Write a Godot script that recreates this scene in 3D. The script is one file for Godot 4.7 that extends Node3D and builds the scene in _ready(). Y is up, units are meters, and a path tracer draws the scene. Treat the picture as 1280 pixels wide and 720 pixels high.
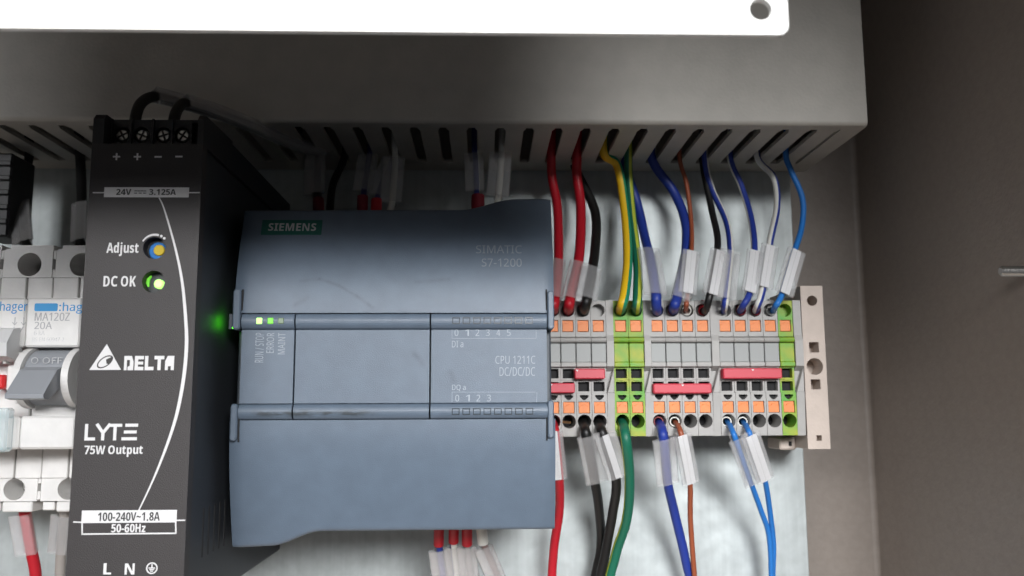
extends Node3D
# Inside of a small steel control cabinet. All shapes are given in millimetres and written to the meshes in metres.

const MM := 0.001
var M := {}
var rng := RandomNumberGenerator.new()
var regular: SystemFont
var bold: SystemFont


func _ready() -> void:
	rng.seed = 7
	# --- camera, surroundings, lamps
	var cam := Camera3D.new()
	cam.name = "camera"
	cam.transform = Transform3D(Basis(Vector3(0.99949419, -0.00429475, 0.03151076), Vector3(0, 0.99083932, 0.13504611), Vector3(-0.03180209, -0.1349778, 0.99033813)), Vector3(0, 0, 0.343))
	cam.fov = 36.24
	cam.near = 0.01
	cam.far = 6.0
	var lens := CameraAttributesPhysical.new()
	cam.attributes = lens
	lens.frustum_focal_length = 36.68
	lens.frustum_focus_distance = 0.262
	lens.frustum_near = 0.01
	lens.frustum_far = 6.0
	lens.exposure_aperture = 26.0
	add_child(cam)
	var env := Environment.new()
	env.background_mode = Environment.BG_COLOR
	env.background_color = Color(0.085, 0.09, 0.10).linear_to_srgb()
	env.tonemap_mode = Environment.TONE_MAPPER_LINEAR
	env.tonemap_exposure = 1.0
	env.sdfgi_enabled = true
	env.ssao_enabled = true
	env.ssil_enabled = true
	var we := WorldEnvironment.new()
	we.name = "surroundings"
	we.environment = env
	add_child(we)
	# added spots in front stand in for unseen room light; one overhead whitens the plate
	for x in [-560.0, -400.0, -240.0]:
		lamp("left_lamp", Vector3(x, 226, 920), Vector3(-70, -75, 40), 16.2, 0.7, 0.17, 0.11, Color(0.98, 0.985, 1.0))
	for x in [110.0, 200.0, 290.0]:
		lamp("right_lamp", Vector3(x, 200, 880), Vector3(20, -185, 20), 16.8, 0.35, 0.34, 0.10, Color(0.985, 0.99, 1.0))
	lamp("plate_fill", Vector3(-90, 640, 480), Vector3(-110, 150, 190), 15.0, 0.35, 2.0, 0.05, Color(1.0, 0.98, 0.95))

	materials()
	fonts()
	setting()
	trunking()
	rail()
	power_supply()
	breakers()
	controller()
	terminals()
	wires()
	small_things()


func lamp(called: String, from: Vector3, to: Vector3, cone: float, soft: float, energy: float, size: float, tint: Color) -> void:
	var l := SpotLight3D.new()
	l.name = fresh(called, self)
	l.light_energy = energy
	l.light_color = tint.linear_to_srgb()
	l.spot_angle = cone
	l.spot_angle_attenuation = soft
	l.spot_range = 5.0
	l.spot_attenuation = 2.0
	l.light_size = size
	l.shadow_enabled = true
	l.transform = Transform3D(Basis.looking_at((to - from).normalized()), from * MM)
	add_child(l)


# ------------------------------------------------------------------ mesh building
class Mb:
	var v := PackedVector3Array()
	var n := PackedVector3Array()
	var c := PackedColorArray()
	var u := PackedVector2Array()
	var color := Color.WHITE
	var at := Transform3D()

	func put(p: Vector3, nn: Vector3, uv := Vector2.ZERO) -> void:
		v.append(at * p)
		n.append((at.basis * nn).normalized())
		c.append(color)
		u.append(uv)

	func tri(a: Vector3, b: Vector3, d: Vector3) -> void:   # counter-clockwise seen from outside
		var nn := (b - a).cross(d - a).normalized()
		for p in [a, d, b]:
			var w := at * (p as Vector3)
			put(p, nn, Vector2(w.x, -w.y))

	func quad(a: Vector3, b: Vector3, d: Vector3, e: Vector3) -> void:
		tri(a, b, d)
		tri(a, d, e)

	func smooth(p: Array, q: Array, uv: Array) -> void:     # four corners with their normals
		for k in [0, 2, 1, 0, 3, 2]:
			put(p[k], q[k], uv[k])

	func box(mid: Vector3, size: Vector3, bevel := 0.0) -> void:
		var h := size / 2.0
		var b := minf(bevel, minf(h.x, minf(h.y, h.z)) * 0.9)
		var f := func(s: Vector3, axis: int) -> Vector3:
			var p := Vector3(s.x * (h.x - b), s.y * (h.y - b), s.z * (h.z - b))
			p[axis] = s[axis] * h[axis]
			return mid + p
		for axis in 3:
			var i := (axis + 1) % 3
			var j := (axis + 2) % 3
			for s in [-1.0, 1.0]:
				var p := []
				for k in [[-1, -1], [1, -1], [1, 1], [-1, 1]]:
					var t := Vector3.ZERO
					t[axis] = s; t[i] = k[0]; t[j] = k[1]
					p.append(f.call(t, axis))
				if s < 0: p.reverse()
				quad(p[0], p[1], p[2], p[3])
		if b <= 0.0: return
		for axis in 3:
			var i := (axis + 1) % 3
			var j := (axis + 2) % 3
			for si in [-1.0, 1.0]:
				for sj in [-1.0, 1.0]:
					var lo := Vector3.ZERO
					var hi := Vector3.ZERO
					lo[axis] = -1; hi[axis] = 1
					lo[i] = si; hi[i] = si; lo[j] = sj; hi[j] = sj
					var p := [f.call(lo, i), f.call(hi, i), f.call(hi, j), f.call(lo, j)]
					if si * sj > 0: p.reverse()
					quad(p[0], p[1], p[2], p[3])
		for sx in [-1.0, 1.0]:
			for sy in [-1.0, 1.0]:
				for sz in [-1.0, 1.0]:
					var s := Vector3(sx, sy, sz)
					var p := [f.call(s, 0), f.call(s, 1), f.call(s, 2)]
					if sx * sy * sz < 0: p.reverse()
					tri(p[0], p[1], p[2])

	func prism(poly: PackedVector2Array, z0: float, z1: float, bevel := 0.0) -> void:   # outline in x, y
		if Geometry2D.is_polygon_clockwise(poly): poly.reverse()
		var top := poly
		if bevel > 0.0:
			var inner := Geometry2D.offset_polygon(poly, -bevel, Geometry2D.JOIN_MITER)
			if inner.size() == 1 and inner[0].size() == poly.size():
				top = inner[0]
				var best := 0
				for k in top.size():
					if top[k].distance_to(poly[0]) < top[best].distance_to(poly[0]): best = k
				top = top.slice(best) + top.slice(0, best)
				if Geometry2D.is_polygon_clockwise(top):
					top.reverse()
					top = top.slice(top.size() - 1) + top.slice(0, top.size() - 1)
			else:
				bevel = 0.0
		var ids := Geometry2D.triangulate_polygon(top)
		for k in range(0, ids.size(), 3):
			var t := [top[ids[k]], top[ids[k + 1]], top[ids[k + 2]]]
			if (t[1] - t[0]).cross(t[2] - t[0]) < 0.0: t.reverse()
			tri(Vector3(t[0].x, t[0].y, z1), Vector3(t[1].x, t[1].y, z1), Vector3(t[2].x, t[2].y, z1))
		ids = Geometry2D.triangulate_polygon(poly)
		for k in range(0, ids.size(), 3):
			var t := [poly[ids[k]], poly[ids[k + 1]], poly[ids[k + 2]]]
			if (t[1] - t[0]).cross(t[2] - t[0]) > 0.0: t.reverse()
			tri(Vector3(t[0].x, t[0].y, z0), Vector3(t[1].x, t[1].y, z0), Vector3(t[2].x, t[2].y, z0))
		for k in poly.size():
			var a := poly[k]
			var b := poly[(k + 1) % poly.size()]
			var zb := z1 - bevel
			quad(Vector3(a.x, a.y, z0), Vector3(b.x, b.y, z0), Vector3(b.x, b.y, zb), Vector3(a.x, a.y, zb))
			if bevel > 0.0:
				var ta := top[k]
				var tb := top[(k + 1) % poly.size()]
				quad(Vector3(a.x, a.y, zb), Vector3(b.x, b.y, zb), Vector3(tb.x, tb.y, z1), Vector3(ta.x, ta.y, z1))

	# a flat cell of a front face with one hole in it: face, wall of the hole, bottom of the hole
	func cell(r: Rect2, z: float, hole: PackedVector2Array, deep: float, bottom := true, lip := 0.0) -> void:
		if Geometry2D.is_polygon_clockwise(hole): hole.reverse()
		var mid := Vector2.ZERO
		for p in hole: mid += p / hole.size()
		var angles := []
		for p in hole: angles.append((p - mid).angle())
		for p in [r.position, r.position + Vector2(r.size.x, 0), r.end, r.position + Vector2(0, r.size.y)]: angles.append((p - mid).angle())
		angles.sort()
		var ring := []
		for a in angles:
			if ring and a - ring[-1][2] < 1e-4: continue
			var d := Vector2.from_angle(a)
			var far := 1e9
			if d.x > 1e-9: far = minf(far, (r.end.x - mid.x) / d.x)
			if d.x < -1e-9: far = minf(far, (r.position.x - mid.x) / d.x)
			if d.y > 1e-9: far = minf(far, (r.end.y - mid.y) / d.y)
			if d.y < -1e-9: far = minf(far, (r.position.y - mid.y) / d.y)
			var near := far
			for k in hole.size():
				var hit = Geometry2D.segment_intersects_segment(mid, mid + d * far * 1.5, hole[k], hole[(k + 1) % hole.size()])
				if hit != null: near = minf(near, (hit - mid).length())
			ring.append([mid + d * near, mid + d * far, a])
		for k in ring.size():
			var a = ring[k]
			var b = ring[(k + 1) % ring.size()]
			var hi := func(p: Vector2) -> Vector3: return Vector3(p.x, p.y, z)
			var ed := func(p: Vector2) -> Vector3: return Vector3(mid.x + (p.x - mid.x), mid.y + (p.y - mid.y), z)
			var lo := func(p: Vector2) -> Vector3: return Vector3(mid.x + (p.x - mid.x) * (1.0 - lip), mid.y + (p.y - mid.y) * (1.0 - lip), z - deep)
			quad(hi.call(a[1]), hi.call(b[1]), ed.call(b[0]), ed.call(a[0]))
			quad(ed.call(a[0]), ed.call(b[0]), lo.call(b[0]), lo.call(a[0]))
			if bottom: tri(lo.call(a[0]), lo.call(b[0]), Vector3(mid.x, mid.y, z - deep))

	func plain(r: Rect2, z: float) -> void:
		quad(Vector3(r.position.x, r.position.y, z), Vector3(r.end.x, r.position.y, z), Vector3(r.end.x, r.end.y, z), Vector3(r.position.x, r.end.y, z))

	# a profile in (z, y) drawn along x
	func along_x(prof: PackedVector2Array, x0: float, x1: float, caps := true) -> void:
		var old := at
		at = at * Transform3D(Basis(Vector3(0, 0, 1), Vector3(0, 1, 0), Vector3(-1, 0, 0)), Vector3.ZERO)
		prism(prof, -x1, -x0)
		at = old

	func ribbon(pts: Array, widths: Array, z0: float, z1: float) -> void:     # flat stroke in x, y
		for k in pts.size() - 1:
			var d: Vector2 = (pts[k + 1] - pts[k]).normalized().orthogonal()
			var d0: Vector2 = d if k == 0 else (pts[k + 1] - pts[k - 1]).normalized().orthogonal()
			var d1: Vector2 = d if k == pts.size() - 2 else (pts[k + 2] - pts[k]).normalized().orthogonal()
			var w0: float = widths[k % widths.size()] / 2.0
			var w1: float = widths[(k + 1) % widths.size()] / 2.0
			prism(PackedVector2Array([pts[k] + d0 * w0, pts[k] - d0 * w0, pts[k + 1] - d1 * w1, pts[k + 1] + d1 * w1]), z0, z1)

	func disc(mid: Vector2, r: float, z0: float, z1: float, sides := 28, bevel := 0.0) -> void:
		prism(Mb.circle(mid, r, sides), z0, z1, bevel)

	static func circle(mid: Vector2, r: float, sides := 28) -> PackedVector2Array:
		var p := PackedVector2Array()
		for k in sides: p.append(mid + Vector2.from_angle(TAU * k / sides) * r)
		return p

	static func oblong(r: Rect2, q: float, steps := 4) -> PackedVector2Array:     # rounded rectangle
		var p := PackedVector2Array()
		var m := r.get_center()
		var h := r.size / 2.0
		for k in 4:
			var s := Vector2([1, -1, -1, 1][k], [1, 1, -1, -1][k])
			for i in steps + 1:
				p.append(m + s * (h - Vector2(q, q)) + Vector2.from_angle(PI / 2 * k + PI / 2 * i / steps) * q)
		return p

	func tube(path: PackedVector3Array, r: float, sides: int, colors: Array, twist := 0.0) -> void:
		var count := path.size()
		var side := Vector3(1, 0, 0)
		var rings := []
		for k in count:
			var t := (path[mini(k + 1, count - 1)] - path[maxi(k - 1, 0)]).normalized()
			side = (side - t * side.dot(t)).normalized()
			var up := t.cross(side)
			var ring := []
			for i in sides + 1:
				var a := TAU * i / sides
				var d := side * cos(a) + up * sin(a)
				ring.append([path[k] + d * r, d])
			rings.append(ring)
		for k in count - 1:
			for i in sides:
				var shift := int(floor(twist * k / count * sides))
				color = colors[posmod(i + shift, sides) * colors.size() / sides]
				var a = rings[k][i]
				var b = rings[k][i + 1]
				var d = rings[k + 1][i + 1]
				var e = rings[k + 1][i]
				smooth([a[0], b[0], d[0], e[0]], [a[1], b[1], d[1], e[1]], [Vector2(), Vector2(), Vector2(), Vector2()])
		for k in [0, count - 1]:
			for i in sides:
				var p := [rings[k][i][0], rings[k][i + 1][0], path[k]]
				if k == 0: p.reverse()
				tri(p[0], p[1], p[2])

	# a thin-walled sleeve: outline (across, towards the viewer) drawn along a short path
	func sleeve(path: PackedVector3Array, outline: PackedVector2Array, wall: float) -> void:
		if Geometry2D.is_polygon_clockwise(outline): outline.reverse()
		var inner := Geometry2D.offset_polygon(outline, -wall, Geometry2D.JOIN_ROUND)[0]
		for pass_ in 2:
			var prof := outline if pass_ == 0 else inner
			for k in path.size() - 1:
				for i in prof.size():
					var q := []
					var nn := []
					for c4 in [[k, i], [k + 1, i], [k + 1, i + 1], [k, i + 1]]:
						var i1: int = c4[1] % prof.size()
						q.append(spot(path, c4[0], prof[i1]))
						var along := prof[(i + 1) % prof.size()] - prof[i]
						var near := (prof[(i1 + 1) % prof.size()] - prof[i1 - 1])
						if near.normalized().dot(along.normalized()) > 0.80: along = near
						var out2 := Vector2(along.y, -along.x) * (1.0 if pass_ == 0 else -1.0)
						nn.append((spot(path, c4[0], out2.normalized()) - path[c4[0]]).normalized())
					if pass_ == 1:
						q.reverse()
						nn.reverse()
					smooth(q, nn, [Vector2(), Vector2(), Vector2(), Vector2()])
		for e in [0, path.size() - 1]:
			for i in outline.size():
				var a := outline[i]
				var b := outline[(i + 1) % outline.size()]
				var ia := closest(inner, a)
				var ib := closest(inner, b)
				var q := [spot(path, e, a), spot(path, e, b), spot(path, e, ib), spot(path, e, ia)]
				if e > 0: q.reverse()
				quad(q[0], q[1], q[2], q[3])

	func closest(poly: PackedVector2Array, p: Vector2) -> Vector2:
		var best := poly[0]
		for q in poly:
			if q.distance_squared_to(p) < best.distance_squared_to(p): best = q
		return best

	func spot(path: PackedVector3Array, k: int, p: Vector2) -> Vector3:
		var t := (path[mini(k + 1, path.size() - 1)] - path[maxi(k - 1, 0)]).normalized()
		var fwd := (Vector3(0, 0, 1) - t * t.z).normalized()
		var side := fwd.cross(t) * -1.0
		return path[k] + side * p.x + fwd * p.y

	func mesh() -> ArrayMesh:
		var a := []
		a.resize(Mesh.ARRAY_MAX)
		var s := PackedVector3Array()
		s.resize(v.size())
		for k in v.size(): s[k] = v[k] * 0.001
		a[Mesh.ARRAY_VERTEX] = s
		a[Mesh.ARRAY_NORMAL] = n
		a[Mesh.ARRAY_COLOR] = c
		a[Mesh.ARRAY_TEX_UV] = u
		var m := ArrayMesh.new()
		m.add_surface_from_arrays(Mesh.PRIMITIVE_TRIANGLES, a)
		return m


func thing(called: String, label: String, category: String, group := "") -> Node3D:
	var o := Node3D.new()
	o.name = fresh(called, self)
	add_child(o)
	tag(o, label, category, group)
	return o


func fresh(called: String, parent: Node) -> String:
	if not parent.has_node(called): return called
	var k := 1
	while parent.has_node("%s_%03d" % [called, k]): k += 1
	return "%s_%03d" % [called, k]


func tag(o: Node, label: String, category: String, group := "") -> Node:
	o.set_meta("label", label)
	o.set_meta("category", category)
	if group: o.set_meta("group", group)
	return o


func part(called: String, what: Variant, m: Material, parent: Node = self) -> MeshInstance3D:
	var o := MeshInstance3D.new()
	o.name = fresh(called, parent)
	o.mesh = what.mesh() if what is Mb else what
	o.material_override = m
	parent.add_child(o)
	return o


func structure(called: String, what: Mb, m: Material) -> MeshInstance3D:
	var o := part(called, what, m)
	o.set_meta("kind", "structure")
	return o


# ------------------------------------------------------------------ lettering
func fonts() -> void:
	regular = SystemFont.new()
	regular.font_names = PackedStringArray(["Droid Sans"])
	bold = SystemFont.new()
	bold.font_names = PackedStringArray(["Droid Sans"])
	bold.font_weight = 700


func write(b: Mb, words: String, r: Rect2, z: float, heavy := false, turned := false) -> void:    # the words fill the rectangle
	var t := TextMesh.new()
	t.text = words
	t.font = bold if heavy else regular
	t.font_size = 48
	t.depth = 0.02
	t.curve_step = 2.0
	t.pixel_size = 0.02
	var a := t.get_mesh_arrays()
	var vs: PackedVector3Array = a[Mesh.ARRAY_VERTEX]
	if vs.is_empty():
		push_warning("no text " + words)
		return
	var box := AABB(vs[0], Vector3.ZERO)
	for p in vs: box = box.expand(p)
	var ns: PackedVector3Array = a[Mesh.ARRAY_NORMAL]
	for k in a[Mesh.ARRAY_INDEX]:
		var f: Vector3 = (vs[k] - box.position) / box.size
		if turned: f = Vector3(1.0 - f.y, f.x, f.z)
		b.put(Vector3(r.position.x + f.x * r.size.x, r.position.y + f.y * r.size.y, z - 0.02 + f.z * 0.08), ns[k])


# ------------------------------------------------------------------ materials
func lin(r: float, g: float, b: float) -> Color:
	return Color(r, g, b).linear_to_srgb()


func noise(freq: float, size: int, octaves: int, low: Color, high: Color, seed_ := 1, kind := FastNoiseLite.TYPE_SIMPLEX_SMOOTH) -> NoiseTexture2D:
	var f := FastNoiseLite.new()
	f.seed = seed_
	f.noise_type = kind
	f.frequency = freq
	f.fractal_octaves = octaves
	var t := NoiseTexture2D.new()
	t.width = size
	t.height = size
	t.seamless = true
	t.noise = f
	var g := Gradient.new()
	g.set_color(0, low)
	g.set_color(1, high)
	t.color_ramp = g
	return t


func relief(freq: float, size: int, octaves: int, strength: float, seed_ := 3) -> NoiseTexture2D:
	var f := FastNoiseLite.new()
	f.seed = seed_
	f.frequency = freq
	f.fractal_octaves = octaves
	var t := NoiseTexture2D.new()
	t.width = size
	t.height = size
	t.seamless = true
	t.noise = f
	t.as_normal_map = true
	t.bump_strength = strength
	return t


func mat(r: float, g: float, b: float, rough := 0.5, metal := 0.0) -> StandardMaterial3D:
	var m := StandardMaterial3D.new()
	m.albedo_color = lin(r, g, b)
	m.roughness = rough
	m.metallic = metal
	return m


func grained(m: StandardMaterial3D, tex: Texture2D, nrm: Texture2D, tile_mm: Vector3, bump := 1.0) -> StandardMaterial3D:
	m.albedo_texture = tex
	if nrm:
		m.normal_enabled = true
		m.normal_texture = nrm
		m.normal_scale = bump
	m.uv1_triplanar = true
	m.uv1_world_triplanar = true
	m.uv1_scale = Vector3(1000.0 / tile_mm.x, 1000.0 / tile_mm.y, 1000.0 / tile_mm.z)
	return m


func materials() -> void:
	var g := func(v: float) -> Color: return Color(v, v, v)
	var soft := noise(0.006, 512, 4, g.call(0.95), g.call(1.0), 2)
	var cloudy := noise(0.004, 512, 5, Color(0.80, 0.82, 0.83), Color(1, 1, 1), 5)
	var speck := noise(0.12, 256, 2, g.call(0.86), g.call(1.0), 8)
	var fine := relief(0.09, 256, 3, 3.0)
	var orange_peel := relief(0.03, 256, 2, 4.0, 11)
	M.galvanised = grained(mat(0.52, 0.545, 0.545, 0.46, 0.3), spangle(), orange_peel, Vector3(110, 110, 110), 0.10)
	M.paint = grained(mat(0.33, 0.285, 0.25, 0.46), soft, orange_peel, Vector3(14, 14, 14), 0.22)
	M.plate = grained(mat(0.82, 0.82, 0.80, 0.45), soft, null, Vector3(90, 90, 90))
	M.duct = grained(mat(0.46, 0.435, 0.39, 0.5), soft, fine, Vector3(40, 40, 40), 0.12)
	M.psu_front = grained(mat(0.035, 0.030, 0.0295, 0.55), speck, fine, Vector3(9, 9, 9), 0.5)
	M.psu_side = grained(mat(0.019, 0.022, 0.027, 0.5), soft, fine, Vector3(9, 9, 9), 0.3)
	M.black = mat(0.014, 0.014, 0.016, 0.45)
	M.pit = mat(0.010, 0.010, 0.011, 0.8)
	M.print_white = mat(0.66, 0.65, 0.65, 0.6)
	M.print_black = mat(0.03, 0.03, 0.03, 0.6)
	M.print_pale = mat(0.32, 0.355, 0.395, 0.6)
	M.print_dim = mat(0.20, 0.225, 0.25, 0.6)
	M.print_grey = mat(0.42, 0.42, 0.43, 0.6)
	M.print_blue = mat(0.02, 0.30, 0.66, 0.5)
	M.screw = mat(0.62, 0.62, 0.60, 0.28, 1.0)
	M.steel = mat(0.50, 0.49, 0.47, 0.35, 0.9)
	M.copper = mat(0.72, 0.42, 0.22, 0.35, 0.9)
	var plc_tex := smudges()
	M.plc = mat(0.108, 0.143, 0.190, 0.42)
	M.plc.albedo_texture = plc_tex
	M.plc.uv1_scale = Vector3(1.0 / 100.0, 1.0 / 110.0, 1)
	M.plc.uv1_offset = Vector3(0.75, 600.0 / 1100.0, 0)
	M.plc.normal_enabled = true
	M.plc.normal_texture = relief(0.32, 1024, 2, 2.0, 17)
	M.plc.normal_scale = 0.22
	M.plc_dark = mat(0.055, 0.066, 0.08, 0.5)
	M.badge = mat(0.005, 0.085, 0.065, 0.4)
	M.led_window = mat(0.03, 0.04, 0.05, 0.25)
	M.led_off = mat(0.14, 0.20, 0.12, 0.3)
	M.led_on = mat(0.3, 0.8, 0.2, 0.4)
	M.led_on.emission_enabled = true
	M.led_on.emission = lin(0.50, 1.0, 0.20)
	M.led_on.emission_energy_multiplier = 1.3
	M.led_mid = mat(0.15, 0.5, 0.05, 0.4)
	M.led_mid.emission_enabled = true
	M.led_mid.emission = lin(0.16, 0.80, 0.02)
	M.led_mid.emission_energy_multiplier = 0.45
	M.led_dim = mat(0.12, 0.30, 0.03, 0.4)
	M.led_dim.emission_enabled = true
	M.led_dim.emission = lin(0.10, 0.42, 0.01)
	M.led_dim.emission_energy_multiplier = 0.5
	M.glow_flank = mat(0.1, 0.4, 0.05, 0.4)
	M.glow_flank.emission_enabled = true
	M.glow_flank.emission = lin(0.08, 1.0, 0.01)
	M.glow_flank.emission_energy_multiplier = 7.0
	M.breaker = grained(mat(0.80, 0.785, 0.765, 0.42), soft, fine, Vector3(30, 30, 30), 0.06)
	M.breaker_grey = mat(0.31, 0.325, 0.35, 0.45)
	M.breaker_light = mat(0.66, 0.66, 0.66, 0.45)
	M.red_flag = mat(0.70, 0.02, 0.025, 0.4)
	M.window = glass(Color(0.62, 0.80, 0.84), 0.32, 0.08)
	M.terminal = grained(mat(0.37, 0.36, 0.345, 0.5), soft, fine, Vector3(25, 25, 25), 0.1)
	M.marker = mat(0.265, 0.275, 0.27, 0.45)
	M.green = grained(mat(0.37, 0.385, 0.05, 0.52), noise(0.01, 256, 3, Color(0.50, 0.93, 0.9), Color(1.0, 0.98, 0.7), 4), fine, Vector3(28, 28, 28), 0.1)
	M.orange = grained(mat(0.78, 0.24, 0.065, 0.5), soft, fine, Vector3(11, 11, 11), 0.15)
	M.jumper = mat(0.52, 0.03, 0.055, 0.45)
	M.clamp = grained(mat(0.55, 0.465, 0.405, 0.55), soft, fine, Vector3(30, 30, 30), 0.12)
	M.sleeve = glass(Color(0.86, 0.86, 0.87), 0.13, 0.12)
	M.pale_strip = glass(Color(0.92, 0.92, 0.93), 0.62, 0.22)
	M.grey_sleeve = glass(Color(0.62, 0.61, 0.61), 0.26, 0.2)
	M.wire = mat(1, 1, 1, 0.46)
	M.wire.vertex_color_use_as_albedo = true
	M.pot_blue = mat(0.012, 0.14, 0.42, 0.7)
	M.pot_yellow = mat(0.50, 0.36, 0.02, 0.7)


func glass(tint: Color, alpha: float, rough: float) -> StandardMaterial3D:
	var m := StandardMaterial3D.new()
	m.transparency = BaseMaterial3D.TRANSPARENCY_ALPHA
	var c := tint.linear_to_srgb()
	c.a = alpha
	m.albedo_color = c
	m.roughness = rough
	return m


func spangle() -> ImageTexture:
	# galvanised sheet: rolled streaks running up and down, with cloudy crystals over them
	var im := Image.create(512, 512, false, Image.FORMAT_RGB8)
	var f := FastNoiseLite.new()
	f.seed = 21
	f.fractal_octaves = 4
	f.frequency = 1.0
	for j in 512:
		for i in 512:
			# both noises close on themselves at the edges of the tile
			var a := TAU * i / 512.0
			var b := TAU * j / 512.0
			var streak := f.get_noise_3d(cos(a) * 5.0, sin(a) * 5.0, sin(b) * 0.3)
			var cloud := f.get_noise_3d(cos(a) * 3.4 + cos(b) * 3.4, sin(a) * 3.4 + 7.0, sin(b) * 3.4)
			var k := clampf(0.955 + 0.045 * streak + 0.04 * cloud, 0.0, 1.0)
			im.set_pixel(i, j, Color(k * 0.985, k, k))
	return ImageTexture.create_from_image(im)


func smudges() -> ImageTexture:
	# faint handling marks on the grey housing: a scratch on the upper cover, dust caught along the lower bar, two dark rubs
	var w := 1000
	var h := 1100
	var im := Image.create(w, h, false, Image.FORMAT_RGB8)
	var f := FastNoiseLite.new()
	f.seed = 12
	f.frequency = 0.012
	f.fractal_octaves = 4
	var f2 := FastNoiseLite.new()
	f2.seed = 4
	f2.frequency = 0.25
	var marks := [[Vector3(-54.8, 30.1, 86), Vector3(-51.4, 32.3, 85), 0.8, 0.10], [Vector3(-53.8, 37.1, 85), Vector3(-48.3, 37.8, 85), 0.5, 0.06], [Vector3(-48.3, 37.8, 85), Vector3(-42.4, 35.7, 86), 0.45, 0.10], [Vector3(-42.4, 35.7, 86), Vector3(-37.2, 32.6, 86.5), 0.4, 0.12], [Vector3(-37.2, 32.6, 86.5), Vector3(-32.4, 29.2, 87), 0.5, 0.12], [Vector3(-20.2, 15.7, 87), Vector3(-17.8, 12.9, 87), 0.8, 0.12], [Vector3(-9.9, 10.1, 87), Vector3(-9, 8.1, 87), 1.0, 0.10], [Vector3(-20, 36.9, 86), Vector3(-10.6, 37.6, 86), 0.6, 0.08]]
	for j in h:
		for i in w:
			var p := Vector2(i / 10.0 - 75.0, 60.0 - j / 10.0)
			if p.y > 66.0: continue
			var k := 0.955 + 0.035 * f.get_noise_2d(i, j) + 0.02 * f2.get_noise_2d(i, j)
			for s in marks:
				var a := Vector2(s[0].x, s[0].y)
				var b := Vector2(s[1].x, s[1].y)
				if absf(p.x - a.x) > 14.0 or absf(p.y - a.y) > 12.0: continue
				var d := Geometry2D.get_closest_point_to_segment(p, a, b).distance_to(p)
				k -= s[3] * exp(-d * d / (s[2] * s[2])) * (0.7 + 0.6 * f.get_noise_2d(i * 3.0, j * 3.0))
			var col := Color(k, k, k)
			# dust on the lower bar
			if p.y > -4.6 and p.y < 2.0:
				var along := smoothstep(-68.0, -62.0, p.x) * (1.0 - smoothstep(-38.0, -28.0, p.x))
				var d := along * exp(-pow((p.y + 1.3) / 0.85, 2.0)) * clampf(0.55 + 1.3 * f.get_noise_2d(i * 1.3, j * 4.0), 0.0, 1.0)
				col = col.lerp(Color(0.62, 0.58, 0.53), d * 0.85)
			im.set_pixel(i, j, col)
	return ImageTexture.create_from_image(im)


# ------------------------------------------------------------------ the setting
func setting() -> void:
	var b := Mb.new()
	b.box(Vector3(-86.2, 25, -1.0), Vector3(420, 330, 2.0), 0.3)
	structure("mounting_panel", b, M.galvanised)
	b = Mb.new()
	b.box(Vector3(-85.0, 0, -21.0), Vector3(488, 460, 2.0))
	structure("back_wall", b, M.paint)
	# side wall with the rounded fold where it leaves the back wall
	b = Mb.new()
	var prof := PackedVector2Array()
	for k in 7:
		var a := PI / 2 * k / 6
		prof.append(Vector2(159.6 - 2.2 * (1.0 - sin(a)), -19.9 + 2.2 * (1.0 - cos(a))))
	prof.append(Vector2(159.6, 195)); prof.append(Vector2(161.2, 195)); prof.append(Vector2(161.2, -20)); 
	b.at = Transform3D(Basis(Vector3(1, 0, 0), Vector3(0, 0, 1), Vector3(0, -1, 0)), Vector3.ZERO)
	b.prism(prof, -230, 230)
	structure("side_wall", b, M.paint)
	b = Mb.new()
	b.box(Vector3(-331, 0, 87), Vector3(2, 460, 216))
	structure("side_wall", b, M.paint)
	b = Mb.new()
	b.box(Vector3(-85, 231, 87), Vector3(490, 2, 216))
	structure("top_wall", b, M.paint)
	b = Mb.new()
	b.box(Vector3(-85, -231, 87), Vector3(490, 2, 216))
	structure("bottom_wall", b, M.paint)


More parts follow.
